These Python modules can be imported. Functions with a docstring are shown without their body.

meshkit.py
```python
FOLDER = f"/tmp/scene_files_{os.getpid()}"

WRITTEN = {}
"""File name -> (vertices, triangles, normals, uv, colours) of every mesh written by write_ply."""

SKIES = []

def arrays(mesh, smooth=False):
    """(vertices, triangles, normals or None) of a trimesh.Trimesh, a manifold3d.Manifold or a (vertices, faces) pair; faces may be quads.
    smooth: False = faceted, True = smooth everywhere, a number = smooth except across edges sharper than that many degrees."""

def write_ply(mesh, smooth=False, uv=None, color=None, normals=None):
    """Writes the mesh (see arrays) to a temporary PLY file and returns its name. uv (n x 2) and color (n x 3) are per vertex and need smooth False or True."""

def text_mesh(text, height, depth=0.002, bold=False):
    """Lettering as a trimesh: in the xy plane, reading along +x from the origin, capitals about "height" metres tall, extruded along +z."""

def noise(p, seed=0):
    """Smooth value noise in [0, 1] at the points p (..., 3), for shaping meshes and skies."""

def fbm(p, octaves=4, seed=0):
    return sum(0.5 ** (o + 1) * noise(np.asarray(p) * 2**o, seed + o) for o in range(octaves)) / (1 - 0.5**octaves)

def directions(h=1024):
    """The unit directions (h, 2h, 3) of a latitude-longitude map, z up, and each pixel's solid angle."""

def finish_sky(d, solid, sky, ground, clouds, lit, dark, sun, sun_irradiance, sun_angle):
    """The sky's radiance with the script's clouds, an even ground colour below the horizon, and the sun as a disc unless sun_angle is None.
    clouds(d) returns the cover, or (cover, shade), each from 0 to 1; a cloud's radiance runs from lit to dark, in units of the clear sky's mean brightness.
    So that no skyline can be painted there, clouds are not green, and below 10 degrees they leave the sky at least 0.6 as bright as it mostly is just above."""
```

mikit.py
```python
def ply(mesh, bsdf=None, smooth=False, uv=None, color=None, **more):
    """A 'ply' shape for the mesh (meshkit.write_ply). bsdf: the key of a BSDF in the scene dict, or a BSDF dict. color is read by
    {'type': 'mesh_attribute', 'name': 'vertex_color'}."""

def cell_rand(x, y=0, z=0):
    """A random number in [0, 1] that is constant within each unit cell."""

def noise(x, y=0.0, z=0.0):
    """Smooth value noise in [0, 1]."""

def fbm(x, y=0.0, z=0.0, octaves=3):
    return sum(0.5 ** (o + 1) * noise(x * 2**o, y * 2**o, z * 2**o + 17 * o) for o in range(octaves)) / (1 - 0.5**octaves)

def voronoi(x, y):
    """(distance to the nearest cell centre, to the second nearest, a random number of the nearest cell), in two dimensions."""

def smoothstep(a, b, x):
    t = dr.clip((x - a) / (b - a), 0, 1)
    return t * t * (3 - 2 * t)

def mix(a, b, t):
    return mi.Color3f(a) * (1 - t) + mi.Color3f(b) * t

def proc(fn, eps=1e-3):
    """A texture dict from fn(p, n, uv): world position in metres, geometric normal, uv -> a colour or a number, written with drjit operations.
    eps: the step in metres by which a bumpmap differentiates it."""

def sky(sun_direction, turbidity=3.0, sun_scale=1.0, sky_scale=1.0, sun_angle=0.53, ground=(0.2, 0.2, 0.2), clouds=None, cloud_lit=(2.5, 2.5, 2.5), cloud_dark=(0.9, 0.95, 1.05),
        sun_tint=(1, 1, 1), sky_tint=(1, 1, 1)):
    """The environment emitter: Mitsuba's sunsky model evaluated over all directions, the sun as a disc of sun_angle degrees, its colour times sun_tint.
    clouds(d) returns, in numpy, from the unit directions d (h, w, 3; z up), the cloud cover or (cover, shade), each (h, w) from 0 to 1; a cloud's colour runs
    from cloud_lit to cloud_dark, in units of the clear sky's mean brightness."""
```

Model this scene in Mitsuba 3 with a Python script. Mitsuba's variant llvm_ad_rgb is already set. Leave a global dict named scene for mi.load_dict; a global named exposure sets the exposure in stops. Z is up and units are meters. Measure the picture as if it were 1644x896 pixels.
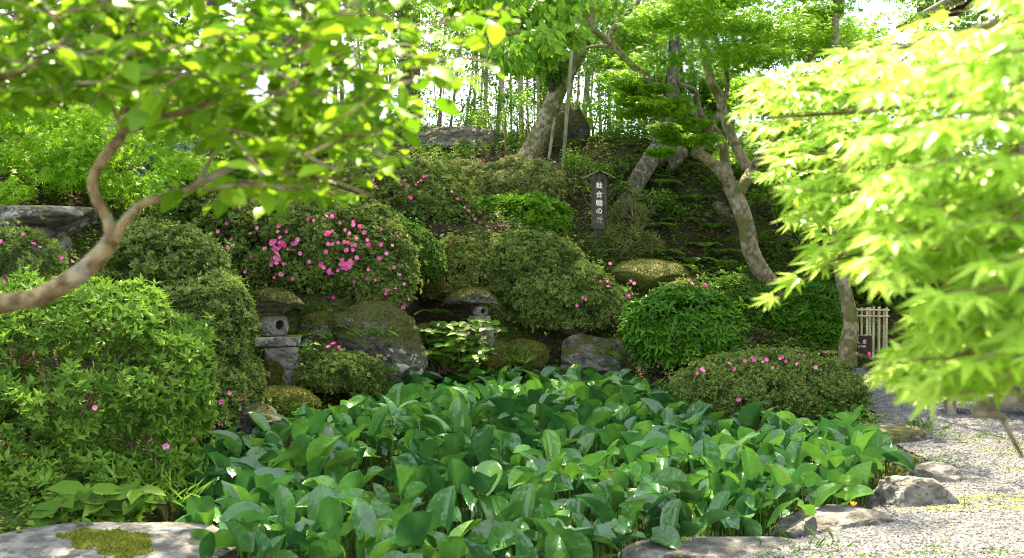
import math, numpy as np, trimesh, drjit as dr, mitsuba as mi, mikit, meshkit
from scipy.interpolate import RBFInterpolator, RegularGridInterpolator
from shapely.geometry import Polygon, Point
from mikit import proc, noise, fbm, voronoi, smoothstep, mix, cell_rand
T = mi.ScalarTransform4f
scene, labels = {}, {}

# ------------------------------------------------------------------ camera, sky, exposure
FOCAL, CX, CY, EYE = 1846.0, 822.0, 448.0, 1.6            # focal length and centre in pixels of the photograph
PITCH = math.atan(64 / FOCAL)
FWD, UPV = np.array([0, math.cos(PITCH), -math.sin(PITCH)]), np.array([0, math.sin(PITCH), math.cos(PITCH)])
scene['camera'] = {'type': 'thinlens', 'fov': math.degrees(2 * math.atan(822 / FOCAL)), 'fov_axis': 'x', 'near_clip': 0.05, 'far_clip': 2000.0,
                   'aperture_radius': 0.0048, 'focus_distance': 11.5,
                   'to_world': T().look_at(origin=[0, 0, EYE], target=[0, FWD[1], EYE + FWD[2]], up=[0, 0, 1])}
SUN = np.array([0.06, 0.60, 0.80])


def cloud_cover(d):
    n = meshkit.fbm(d * [3.0, 3.0, 6.0] + 4.0, 4, 3)
    return np.clip(0.55 + 1.2 * (n - 0.45), 0, 1), np.clip(1.5 * (n - 0.5), 0, 0.5)


scene['sky'] = mikit.sky(SUN.tolist(), turbidity=3, clouds=cloud_cover, cloud_lit=(2.05, 2.02, 1.98), cloud_dark=(1.0, 1.0, 1.0), sky_tint=(1.02, 1.0, .95), sun_tint=(1, .98, .90), ground=(0.1, 0.12, 0.06))
exposure = 4.35

# ------------------------------------------------------------------ helpers
rng = np.random.default_rng(7)


def at(px, py, Y):
    """The point at depth Y (metres north of the camera) seen at a pixel of the photograph."""
    d = FWD + (px - CX) / FOCAL * np.array([1.0, 0, 0]) - (py - CY) / FOCAL * UPV
    return np.array([0, 0, EYE]) + d * (Y / d[1])


def ray(px, py):
    d = FWD + (px - CX) / FOCAL * np.array([1.0, 0, 0]) - (py - CY) / FOCAL * UPV
    return d / np.linalg.norm(d)


def px_of(P):
    """Pixel of the photograph and depth, to decide which pieces show largest."""
    q = np.asarray(P) - [0, 0, EYE]
    z = q @ FWD
    return CX + FOCAL * q[..., 0] / z, CY - FOCAL * (q @ UPV) / z, z


def unit(v):
    v = np.asarray(v, float)
    return v / np.maximum(np.linalg.norm(v, axis=-1, keepdims=True), 1e-12)


def rand_dirs(n):
    return unit(rng.normal(size=(n, 3)))


counts = {}


def key_of(name):
    n = counts[name] = counts.get(name, -1) + 1
    return name if n == 0 else f'{name}_{n:03d}'


def tag(key, label=None, cat=None, group=None, kind=None):
    labels[key] = {k: v for k, v in dict(label=label, category=cat, group=group, kind=kind).items() if v}


def put(parent, part, shape):
    k = key_of(f'{parent}__{part}' if parent else part)
    scene[k] = shape
    return k


class Acc:
    """Collects vertices, faces and uv of one mesh."""
    def __init__(self):
        self.v, self.f, self.u, self.n = [], [], [], 0

    def add(self, v, f, uv=None):
        v = np.asarray(v, float)
        self.v.append(v); self.f.append(np.asarray(f, int) + self.n)
        self.u.append(np.zeros((len(v), 2)) if uv is None else np.broadcast_to(uv, (len(v), 2)))
        self.n += len(v)
        return self

    def shape(self, bsdf, smooth=False, **k):
        v, f, u = np.vstack(self.v), np.vstack(self.f), np.vstack(self.u)
        return mikit.ply(trimesh.Trimesh(v, f, process=False), bsdf, smooth=smooth, uv=u if isinstance(smooth, bool) else None, **k)


# leaf templates: x along the leaf, y across, z up; faces
LANCE = (np.array([[0, 0, 0], [.45, .5, .06], [1, 0, -.08], [.45, -.5, .06]]), np.array([[0, 1, 2], [0, 2, 3]]))
OVAL = (np.array([[0, 0, 0], [.25, .42, .07], [.62, .42, .05], [1, 0, -.12], [.62, -.42, .05], [.25, -.42, .07], [.5, 0, 0]]),
        np.array([[0, 6, 1], [1, 6, 2], [2, 6, 3], [3, 6, 4], [4, 6, 5], [5, 6, 0]]))


def palm(lobes, detail, droop=.25):
    """A maple leaf: lobes fanned about the stalk's end."""
    spread = {5: [-88, -45, 0, 45, 88], 7: [-118, -78, -38, 0, 38, 78, 118]}[lobes]
    length = {5: [.55, .86, 1, .86, .55], 7: [.42, .72, .93, 1, .93, .72, .42]}[lobes]
    V, F = [[0, 0, 0]], []
    for a, l in zip(spread, length):
        a = math.radians(a)
        d, s = np.array([math.cos(a), math.sin(a)]), np.array([-math.sin(a), math.cos(a)])
        w, m = .115 * l ** .5, .43 * l
        pts = [d * m * .5 - s * w * .75, d * m - s * w, d * l, d * m + s * w, d * m * .5 + s * w * .75] if detail else [d * m - s * w, d * l, d * m + s * w]
        k = len(V)
        for p in pts:
            r = np.hypot(*p)
            V.append([p[0], p[1], -droop * r * r + .03 * math.sin(9 * a + 5 * r)])
        if detail:
            c = len(V); V.append([d[0] * m, d[1] * m, -droop * m * m - .03])
            F += [[0, k, c], [k, k + 1, c], [k + 1, k + 2, c], [c, k + 2, k + 3], [c, k + 3, k + 4], [0, c, k + 4]]
        else:
            V[k] = [*(d * .12 - s * w * 1.1), 0]; V[k + 2] = [*(d * .12 + s * w * 1.1), 0]
            F += [[k, k + 1, k + 2]]
    return np.array(V, float), np.array(F)


PALM7, PALM5, PALM_FAR = palm(7, True), palm(5, True), palm(5, False, .15)


def frames(A, N):
    A = unit(A)
    B = unit(np.cross(N, A))
    return A, B, np.cross(A, B)


def leaves(acc, P, A, N, L, W, tpl=LANCE, tone=None):
    """Many leaves at once: base points P, axes A, normals about N, lengths L, widths W."""
    n = len(P)
    if n == 0:
        return
    A, B, C = frames(A, N)
    L, W = np.broadcast_to(L, n)[:, None, None], np.broadcast_to(W, n)[:, None, None]
    tv, tf = tpl
    v = P[:, None] + L * tv[None, :, :1] * A[:, None] + W * tv[None, :, 1:2] * B[:, None] + L * tv[None, :, 2:] * C[:, None]
    tone = rng.random(n) if tone is None else np.clip(tone, 0, 1)
    uv = np.stack([np.repeat(tone, len(tv)), np.tile(tv[:, 0], n)], -1)
    acc.add(v.reshape(-1, 3), (tf[None] + (np.arange(n) * len(tv))[:, None, None]).reshape(-1, 3), uv)


def resample(pts, n):
    pts = np.asarray(pts, float)
    if len(pts) == 2:
        return pts[0] + (pts[1] - pts[0]) * np.linspace(0, 1, n)[:, None]
    p = np.vstack([2 * pts[0] - pts[1], pts, 2 * pts[-1] - pts[-2]])
    out = []
    for t in np.linspace(0, len(pts) - 1 - 1e-9, n):
        i = int(t); u = t - i
        a, b, c, d = p[i:i + 4]
        out.append(.5 * (2 * b + (c - a) * u + (2 * a - 5 * b + 4 * c - d) * u * u + (3 * b - a - 3 * c + d) * u ** 3))
    return np.array(out)


def tube(acc, pts, radii, sides=8, n=None, bump=0.0, seed=0, tone=0.5, caps=True, freq=6.0):
    pts = np.asarray(pts, float)
    n = n or max(4, 4 * len(pts))
    c = resample(pts, n)
    r = np.interp(np.linspace(0, 1, n), np.linspace(0, 1, len(radii)), radii)
    t = unit(np.gradient(c, axis=0))
    ref = np.array([0, 1.0, 0]) if abs(t[0][1]) < .8 else np.array([1.0, 0, 0])
    a = unit(np.cross(t, ref)); b = np.cross(t, a)
    ang = np.arange(sides) * 2 * np.pi / sides
    dirs = np.cos(ang)[None, :, None] * a[:, None] + np.sin(ang)[None, :, None] * b[:, None]
    base = c[:, None] + dirs * r[:, None, None]
    if bump:
        base = c[:, None] + dirs * (r[:, None] * (1 + bump * 2 * (meshkit.fbm(base * freq, 3, seed) - .5)))[..., None]
    v = base.reshape(-1, 3)
    i, j = np.meshgrid(np.arange(n - 1), np.arange(sides), indexing='ij')
    q = np.stack([i * sides + j, i * sides + (j + 1) % sides, (i + 1) * sides + (j + 1) % sides, (i + 1) * sides + j], -1).reshape(-1, 4)
    f = np.vstack([q[:, [0, 1, 2]], q[:, [0, 2, 3]]])
    uv = np.stack([np.full(len(v), tone), np.repeat(np.linspace(0, 1, n), sides)], -1)
    if caps:
        k = len(v); v = np.vstack([v, c[:1], c[-1:]]); uv = np.vstack([uv, uv[:1], uv[-1:]])
        jj = np.arange(sides)
        f = np.vstack([f, np.stack([jj * 0 + k, (jj + 1) % sides, jj], 1), np.stack([jj * 0 + k + 1, (n - 1) * sides + jj, (n - 1) * sides + (jj + 1) % sides], 1)])
    acc.add(v, f, uv)
    return c


def box_mesh(ext, bevel=.004):
    e = np.array(ext) / 2
    b = min(bevel, e.min() * .45)
    pts = []
    for s in np.ndindex(2, 2, 2):
        s = np.array(s) * 2 - 1
        for k in range(3):
            q = e - b; q[k] = e[k]
            pts.append(s * q)
    return trimesh.convex.convex_hull(np.array(pts))


def placed(mesh, pos=(0, 0, 0), rot=None):
    m = mesh.copy()
    if rot is not None:
        m.apply_transform(rot)
    m.apply_translation(pos)
    return m


def rotm(deg, axis):
    return trimesh.transformations.rotation_matrix(math.radians(deg), axis)

# ------------------------------------------------------------------ materials
def ramp(a, b, c=None):
    """Leaf colour along the tone in uv.x, a little paler at the vein end."""
    def fn(p, n, uv):
        col = mix(a, b, smoothstep(0.0, 1.0, uv.x))
        if c is not None:
            col = mix(col, mi.Color3f(c), smoothstep(.9, 1.0, uv.x))
        return col
    return proc(fn)


def leaf_bsdf(name, a, b, trans, gloss, rough=.4, c=None):
    col = ramp(a, b, c)
    scene[name] = {'type': 'blendbsdf', 'weight': gloss,
                   'a_thin': {'type': 'principledthin', 'base_color': col, 'roughness': .6, 'diff_trans': trans},
                   'b_coat': {'type': 'twosided', 'bsdf': {'type': 'principled', 'base_color': col, 'roughness': rough, 'specular': .5}}}


leaf_bsdf('azalea_leaf', (.045, .085, .016), (.20, .275, .06), .8, .22, .5, (.24, .15, .05))
leaf_bsdf('fresh_leaf', (.045, .12, .012), (.15, .28, .03), .95, .25, .45)
leaf_bsdf('pale_leaf', (.12, .16, .04), (.36, .40, .14), .8, .25, .5)
leaf_bsdf('glossy_leaf', (.03, .10, .008), (.09, .24, .014), .75, .4, .35)
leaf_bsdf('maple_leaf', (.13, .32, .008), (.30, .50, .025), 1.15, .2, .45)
leaf_bsdf('sunlit_maple_leaf', (.28, .50, .02), (.54, .72, .12), 1.05, .35, .4)  # near maple only: sun overexposure lifted into the base colour
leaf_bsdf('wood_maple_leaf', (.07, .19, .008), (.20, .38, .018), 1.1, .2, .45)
leaf_bsdf('broad_leaf', (.06, .17, .008), (.18, .36, .018), 1.05, .3, .38)
leaf_bsdf('near_leaf', (.10, .24, .008), (.27, .46, .02), 1.2, .28, .38)
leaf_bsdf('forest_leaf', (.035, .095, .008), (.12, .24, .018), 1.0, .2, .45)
leaf_bsdf('needle_leaf', (.13, .21, .17), (.24, .35, .29), .4, .4, .5)
leaf_bsdf('dead_leaf', (.035, .024, .014), (.15, .10, .06), .3, .2, .6)
leaf_bsdf('moss_green', (.09, .12, .012), (.26, .29, .03), .6, .15, .6)
leaf_bsdf('moss_leaf', (.04, .05, .01), (.13, .135, .025), .5, .15, .6)
leaf_bsdf('pink_petal', (.74, .07, .34), (.94, .30, .58), .8, .2, .6)
leaf_bsdf('yellow_petal', (.75, .45, .04), (.85, .60, .06), .7, .2, .6)


def lily_colour(p, n, uv):
    c = mix((.028, .105, .024), (.12, .29, .026), uv.x * uv.x)
    c = c * (.72 + .56 * fbm(p.x * 14, p.y * 14, p.z * 14, 3))
    c = mix(c, mi.Color3f(.24, .34, .10), .6 * smoothstep(.90, .95, uv.x))
    return mix(c, mi.Color3f(.16, .12, .05), smoothstep(.80, .83, fbm(p.x * 30 + 8, p.y * 22, p.z * 22, 2)))


scene['pond_leaf'] = {'type': 'blendbsdf', 'weight': .58,
                      'a_thin': {'type': 'principledthin', 'base_color': proc(lily_colour), 'roughness': .6, 'diff_trans': 1.0},
                      'b_coat': {'type': 'twosided', 'bsdf': {'type': 'bumpmap', 'arbitrary': proc(lambda p, n, uv: fbm(p.x * 38, p.y * 38, p.z * 38, 2), 2e-3), 'scale': .006,
                                 'bsdf': {'type': 'principled', 'base_color': proc(lily_colour), 'roughness': .22, 'eta': 1.85}}}}


def bark(name, a, b, lichen, stripe, moss=0.0, bump=.004):
    def fn(p, n, uv):
        g = fbm(p.x * stripe[0], p.y * stripe[0], p.z * stripe[1], 4)
        col = mix(a, b, smoothstep(.3, .7, g))
        col = mix(col, mi.Color3f(.42, .43, .38), lichen * smoothstep(.56, .66, fbm(p.x * 22, p.y * 22, p.z * 15 + 40, 3)))
        if moss:
            col = mix(col, mi.Color3f(.09, .11, .02), moss * smoothstep(.5, .62, fbm(p.x * 5 + 9, p.y * 5, p.z * 4, 3)))
        return col
    scene[name] = {'type': 'twosided', 'bsdf': {'type': 'bumpmap', 'arbitrary': proc(lambda p, n, uv: fbm(p.x * stripe[0] * 1.5, p.y * stripe[0] * 1.5, p.z * stripe[1] * 1.5, 4), 3e-3), 'scale': bump * 6,
                   'bsdf': {'type': 'principled', 'base_color': proc(fn), 'roughness': .85, 'specular': .25}}}


bark('maple_bark', (.13, .105, .06), (.30, .25, .16), .4, (26, 16), .75)
bark('cedar_bark', (.042, .036, .026), (.11, .095, .07), .25, (34, 4), .1)
bark('branch_bark', (.12, .082, .04), (.31, .23, .12), .3, (40, 40), 0, .002)
bark('twig_bark', (.10, .06, .035), (.26, .17, .10), .2, (60, 60), 0, .001)
bark('bamboo_skin', (.14, .16, .07), (.26, .26, .15), .3, (14, 3), 0, .0005)
bark('dry_bamboo', (.42, .37, .22), (.60, .55, .36), .1, (30, 6), 0, .0005)
bark('old_wood', (.045, .038, .032), (.10, .085, .07), .12, (60, 5), 0, .001)
bark('dark_wood', (.035, .02, .016), (.06, .04, .03), 0, (60, 5), 0, .001)
bark('grey_wood', (.16, .14, .11), (.30, .27, .21), .1, (30, 8), 0, .003)


def stone(name, a, b, moss, lichen, mossc=((.05, .06, .012), (.16, .15, .025)), mfreq=3.0, up=.25):
    def fn(p, n, uv):
        g = fbm(p.x * 14, p.y * 14, p.z * 14, 4)
        col = mix(a, b, smoothstep(.3, .7, g))
        col = mix(col, mi.Color3f(a) * .5, .6 * smoothstep(.62, .7, fbm(p.x * 45, p.y * 45, p.z * 45, 2)))
        v = fbm(p.x * 12 + 5, p.y * 12, p.z * 12, 3)
        col = mix(col, mi.Color3f(.50, .50, .45), lichen * smoothstep(.60, .64, v) * smoothstep(.45, .6, fbm(p.x * 3 + 2, p.y * 3, p.z * 3, 2)))
        m = smoothstep(.5, .58, fbm(p.x * mfreq + 31, p.y * mfreq, p.z * mfreq, 4) * .7 + up * n.z + moss - .35)
        mc = mix(mossc[0], mossc[1], fbm(p.x * 30, p.y * 30, p.z * 30, 3))
        return mix(col, mc, m)
    scene[name] = {'type': 'twosided', 'bsdf': {'type': 'bumpmap', 'arbitrary': proc(lambda p, n, uv: fbm(p.x * 30, p.y * 30, p.z * 30, 4), 3e-3), 'scale': .03,
                   'bsdf': {'type': 'principled', 'base_color': proc(fn), 'roughness': .85, 'specular': .3}}}


stone('bare_stone', (.06, .056, .046), (.15, .14, .115), .30, .3, ((.03, .036, .01), (.085, .09, .02)))
stone('edge_stone', (.07, .067, .058), (.165, .158, .14), .16, .3, ((.12, .13, .015), (.26, .24, .03)), 2.2, .2)
stone('mossy_stone', (.06, .055, .045), (.15, .14, .115), .56, .6, ((.03, .036, .01), (.085, .09, .02)))
stone('moss', (.06, .06, .02), (.11, .10, .04), .75, .0, ((.045, .06, .01), (.13, .14, .02)))
stone('lantern_stone', (.11, .105, .09), (.22, .21, .185), .20, .45, up=.32)
stone('cap_stone', (.08, .075, .06), (.16, .15, .125), .5, .3, ((.035, .04, .01), (.10, .095, .022)))


def soil(p, n, uv):
    g = fbm(p.x * 6, p.y * 6, p.z * 6, 4)
    h = fbm(p.x * 40, p.y * 40, p.z * 40, 3)
    c = mix((.018, .015, .009), (.055, .044, .026), smoothstep(.3, .7, .5 * g + .5 * h))
    m = smoothstep(.5, .6, fbm(p.x * 1.1 + 7, p.y * 1.1, 2.0, 4))
    return mix(c, mix((.025, .04, .008), (.08, .10, .02), h), m * .85)


scene['soil'] = {'type': 'twosided', 'bsdf': {'type': 'bumpmap', 'arbitrary': proc(lambda p, n, uv: fbm(p.x * 25, p.y * 25, p.z * 25, 4), 4e-3), 'scale': .08,
                 'bsdf': {'type': 'principled', 'base_color': proc(soil), 'roughness': .95, 'specular': .1}}}


def grit(p, n, uv):
    a, b, r = voronoi(p.x * 55, p.y * 55)
    c = mix((.11, .11, .108), (.26, .26, .255), r) * (.45 + .55 * smoothstep(.0, .25, b - a))
    m = smoothstep(.60, .68, fbm(p.x * 1.6 + 3, p.y * 1.6, 1.0, 4))
    return mix(c, mi.Color3f(.20, .24, .03), m * .8)


scene['grit'] = {'type': 'twosided', 'bsdf': {'type': 'bumpmap', 'arbitrary': proc(lambda p, n, uv: fbm(p.x * 60, p.y * 60, p.z * 60, 3), 4e-3), 'scale': .03,
                 'bsdf': {'type': 'principled', 'base_color': proc(grit), 'roughness': .9, 'specular': .2}}}
scene['pebble'] = {'type': 'twosided', 'bsdf': {'type': 'principled', 'base_color': proc(lambda p, n, uv: mix((.105, .107, .11), (.24, .243, .245), uv.x) * (.8 + .4 * noise(p.x * 120, p.y * 120, p.z * 120))), 'roughness': .85, 'specular': .3}}
scene['pond_surface'] = {'type': 'twosided', 'bsdf': {'type': 'principled', 'base_color': {'type': 'rgb', 'value': [.012, .016, .007]}, 'roughness': .08, 'specular': .5}}
scene['plaster'] = {'type': 'twosided', 'bsdf': {'type': 'principled', 'base_color': proc(lambda p, n, uv: mix((.45, .42, .36), (.56, .53, .46), fbm(p.x * 3, p.y * 3, p.z * 3, 4))), 'roughness': .9}}
scene['roof_tile'] = {'type': 'twosided', 'bsdf': {'type': 'principled', 'base_color': proc(lambda p, n, uv: mix((.14, .14, .15), (.24, .24, .25), fbm(p.x * 9, p.y * 9, p.z * 9, 3))), 'roughness': .5}}
scene['white_paint'] = {'type': 'twosided', 'bsdf': {'type': 'principled', 'base_color': {'type': 'rgb', 'value': [.78, .78, .74]}, 'roughness': .7}}
scene['worn_paint'] = {'type': 'twosided', 'bsdf': {'type': 'principled', 'base_color': proc(lambda p, n, uv: mix((.08, .07, .06), (.62, .61, .57), smoothstep(.4, .6, fbm(p.x * 90, p.y * 90, p.z * 90, 3)))), 'roughness': .8}}
scene['dark_hollow'] = {'type': 'twosided', 'bsdf': {'type': 'principled', 'base_color': {'type': 'rgb', 'value': [.10, .095, .085]}, 'roughness': .95}}

# ------------------------------------------------------------------ ground
CTRL = [at(*q) for q in [
    (1370, 572, 13.7), (958, 408, 15.0), (1040, 450, 14.4), (1275, 497, 14.5), (1200, 425, 16.0), (1250, 300, 18.5), (1070, 262, 17.0), (1000, 345, 16.2),
    (850, 250, 18.0), (700, 240, 19.0), (655, 212, 22.0), (905, 232, 18.5), (680, 340, 14.5), (830, 340, 15.8), (880, 500, 13.6), (740, 460, 13.4), (500, 470, 11.8), (600, 440, 12.2),
    (450, 400, 12.6), (280, 300, 12.8), (100, 300, 11.5), (70, 400, 9.4), (200, 140, 18.0), (1100, 520, 13.4), (1450, 520, 14.5), (1400, 330, 18.5), (1150, 300, 17.2), (520, 230, 18.0)]]
CTRL += [np.array(q) for q in [
    (-2.5, 5.3, 0), (-1.2, 4.0, 0), (0, 3.5, 0), (1.2, 5.6, 0), (2.6, 6.6, 0), (3.2, 8, 0), (3.2, 10, 0), (4.5, 9, 0), (4.5, 6, 0), (2.3, 10.6, 0), (1.5, 11.8, .02), (.2, 13.1, .02), (-.8, 13.0, .05),
    (-1.9, 11.0, .12), (-1.9, 9.5, .1), (-2.6, 8.2, .1), (-2.7, 7.0, .1), (-3.6, 7.2, .35), (-4.6, 7.5, .7), (-3.0, 9.2, .55), (-4.5, 9.5, 1.1), (-2.4, 10.9, .35), (4.2, 12.5, .05), (6, 12, .05), (7, 15, .3),
    (0, -2, 0), (4, 0, 0), (-4, 0, 0), (-4.5, 4, .1), (-7, 5, .5), (-8, 10, 1.8), (-8, 15, 3), (0, 24, 3.5), (5, 24, 3.3), (-6, 24, 4.2), (8, 20, 2.6)]]
CTRL = np.array(CTRL)
_rbf = RBFInterpolator(CTRL[:, :2], CTRL[:, 2], kernel='thin_plate_spline', smoothing=.02)
GX = np.concatenate([[-600, -300, -140, -70, -40, -24, -16, -12], np.arange(-9, 9.01, .09), [12, 16, 24, 40, 70, 140, 300, 600]])
GY = np.concatenate([[-600, -300, -100, -40, -15, -6, -2, 1], np.arange(2.5, 24.01, .09), [26, 29, 33, 40, 60, 100, 200, 400, 800]])
gx, gy = np.meshgrid(GX, GY, indexing='ij')
_cx, _cy = np.clip(gx, -9, 9), np.clip(gy, -2, 24)
gz = _rbf(np.stack([_cx.ravel(), _cy.ravel()], 1)).reshape(gx.shape)
_far = np.clip(np.maximum(np.maximum(np.abs(gx) - 9, gy - 24), -2 - gy) / 30, 0, 1)
gz = gz * (1 - _far) - 1.0 * _far
gz += np.where(gx.__abs__() < 12, 1, 0) * .10 * (meshkit.fbm(np.stack([gx, gy, gy * 0], -1) * 1.7, 4, 5) - .5) * np.clip(gz + .12, .1, 1)
POND = Polygon([(-1.2, 3.9), (.2, 4.9), (.75, 5.75), (1.75, 6.3), (2.35, 7.1), (2.9, 8.2), (2.85, 9.2), (2.0, 9.7), (1.55, 10.4), (1.6, 11.8), (1.0, 12.6), (-.5, 12.8), (-1.3, 12.2), (-1.55, 10.9), (-1.6, 9.5),
                (-2.3, 8.7), (-2.35, 7.5), (-1.95, 6.3), (-1.5, 5.2)])


def ring_distance(x, y):
    """Signed distance to the pond's edge, positive inside."""
    c = np.array(POND.exterior.coords)
    p = np.stack([np.ravel(x), np.ravel(y)], 1)
    d = np.full(len(p), 1e9); inside = np.zeros(len(p), bool)
    for a, b in zip(c[:-1], c[1:]):
        e = b - a; t = np.clip(((p - a) @ e) / (e @ e), 0, 1)
        d = np.minimum(d, np.linalg.norm(p - a - t[:, None] * e, axis=1))
        hit = ((a[1] > p[:, 1]) != (b[1] > p[:, 1])) & (p[:, 0] < (b[0] - a[0]) * (p[:, 1] - a[1]) / (b[1] - a[1] + 1e-12) + a[0])
        inside ^= hit
    return np.where(inside, d, -d).reshape(np.shape(x))


WATER = -.22
_near = (np.abs(gx) < 5) & (gy > 2) & (gy < 15)
_d = np.where(_near, ring_distance(np.where(_near, gx, 99), gy), -9)
gz = np.where(_d > -.1, np.minimum(gz, np.interp(_d, [-.1, 0, .18, .5], [.02, -.06, -.42, -.5])), gz)
_ground = RegularGridInterpolator((GX, GY), gz, bounds_error=False, fill_value=None)


def gh(x, y):
    return _ground(np.stack([np.ravel(x), np.ravel(y)], 1)).reshape(np.shape(x))


def grid_mesh(X, Y, Z, keep=None):
    n, m = X.shape
    i, j = np.meshgrid(np.arange(n - 1), np.arange(m - 1), indexing='ij')
    q = np.stack([i * m + j, (i + 1) * m + j, (i + 1) * m + j + 1, i * m + j + 1], -1)
    q = q.reshape(-1, 4) if keep is None else q[keep[:-1, :-1] & keep[1:, :-1] & keep[1:, 1:] & keep[:-1, 1:]]
    f = np.vstack([q[:, [0, 1, 2]], q[:, [0, 2, 3]]])
    m_ = trimesh.Trimesh(np.stack([X, Y, Z], -1).reshape(-1, 3), f, process=False)
    m_.remove_unreferenced_vertices()
    return m_


scene['ground'] = mikit.ply(grid_mesh(gx, gy, gz), 'soil', smooth=True); tag('ground', kind='structure')
px_, py_ = np.meshgrid(np.linspace(-3, 3.6, 60), np.linspace(3.2, 13.4, 80), indexing='ij')
scene['pond_water'] = mikit.ply(grid_mesh(px_, py_, np.full(px_.shape, WATER), ring_distance(px_, py_) > -.12), 'pond_surface', smooth=True)
tag('pond_water', kind='structure')


def on_path(x, y):
    """The gravelled walk along the pond's near edge."""
    edge = np.interp(y, [3, 5.6, 6.3, 7.1, 8.2, 9.6, 11, 13, 14], [.2, .75, 1.75, 2.4, 2.95, 3.05, 3.35, 3.7, 4.2])
    return (x > edge) & (x < 5.4) & (y < 13.2) & (y > 2.6)


px_, py_ = np.meshgrid(np.arange(0, 5.6, .07), np.arange(2.5, 13.4, .07), indexing='ij')
pz_ = gh(px_, py_) + .016
scene['gravel_path'] = mikit.ply(grid_mesh(px_, py_, pz_, on_path(px_, py_) & (ring_distance(px_, py_) < -.02)), 'grit', smooth=True)
tag('gravel_path', kind='structure')

# loose stones of the walk
N = 44000
gxy = np.stack([rng.uniform(.3, 5.0, N * 3), 2.9 + 10 * rng.random(N * 3) ** 1.25], 1)
gxy = gxy[on_path(*gxy.T) & (ring_distance(*gxy.T) < -.03)]
u_, v_, z_ = px_of(np.column_stack([gxy, gxy[:, 0] * 0]))
gxy = gxy[(u_ > 900) & (u_ < 1760) & (v_ < 1000)][:N]
ico = trimesh.Trimesh([[1, 0, 0], [-1, 0, 0], [0, 1, 0], [0, -1, 0], [.2, .1, 1], [0, 0, -1]], [[0, 2, 4], [2, 1, 4], [1, 3, 4], [3, 0, 4], [2, 0, 5], [1, 2, 5], [3, 1, 5], [0, 3, 5]], process=False)
n = len(gxy)
sz = rng.uniform(.004, .010, n) * np.where(rng.random(n) < .06, 1.6, 1)
R = rand_dirs(n); A, B, C = frames(np.column_stack([R[:, :2], R[:, 2] * .2]), np.tile([0, 0, 1.0], (n, 1)))
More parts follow.
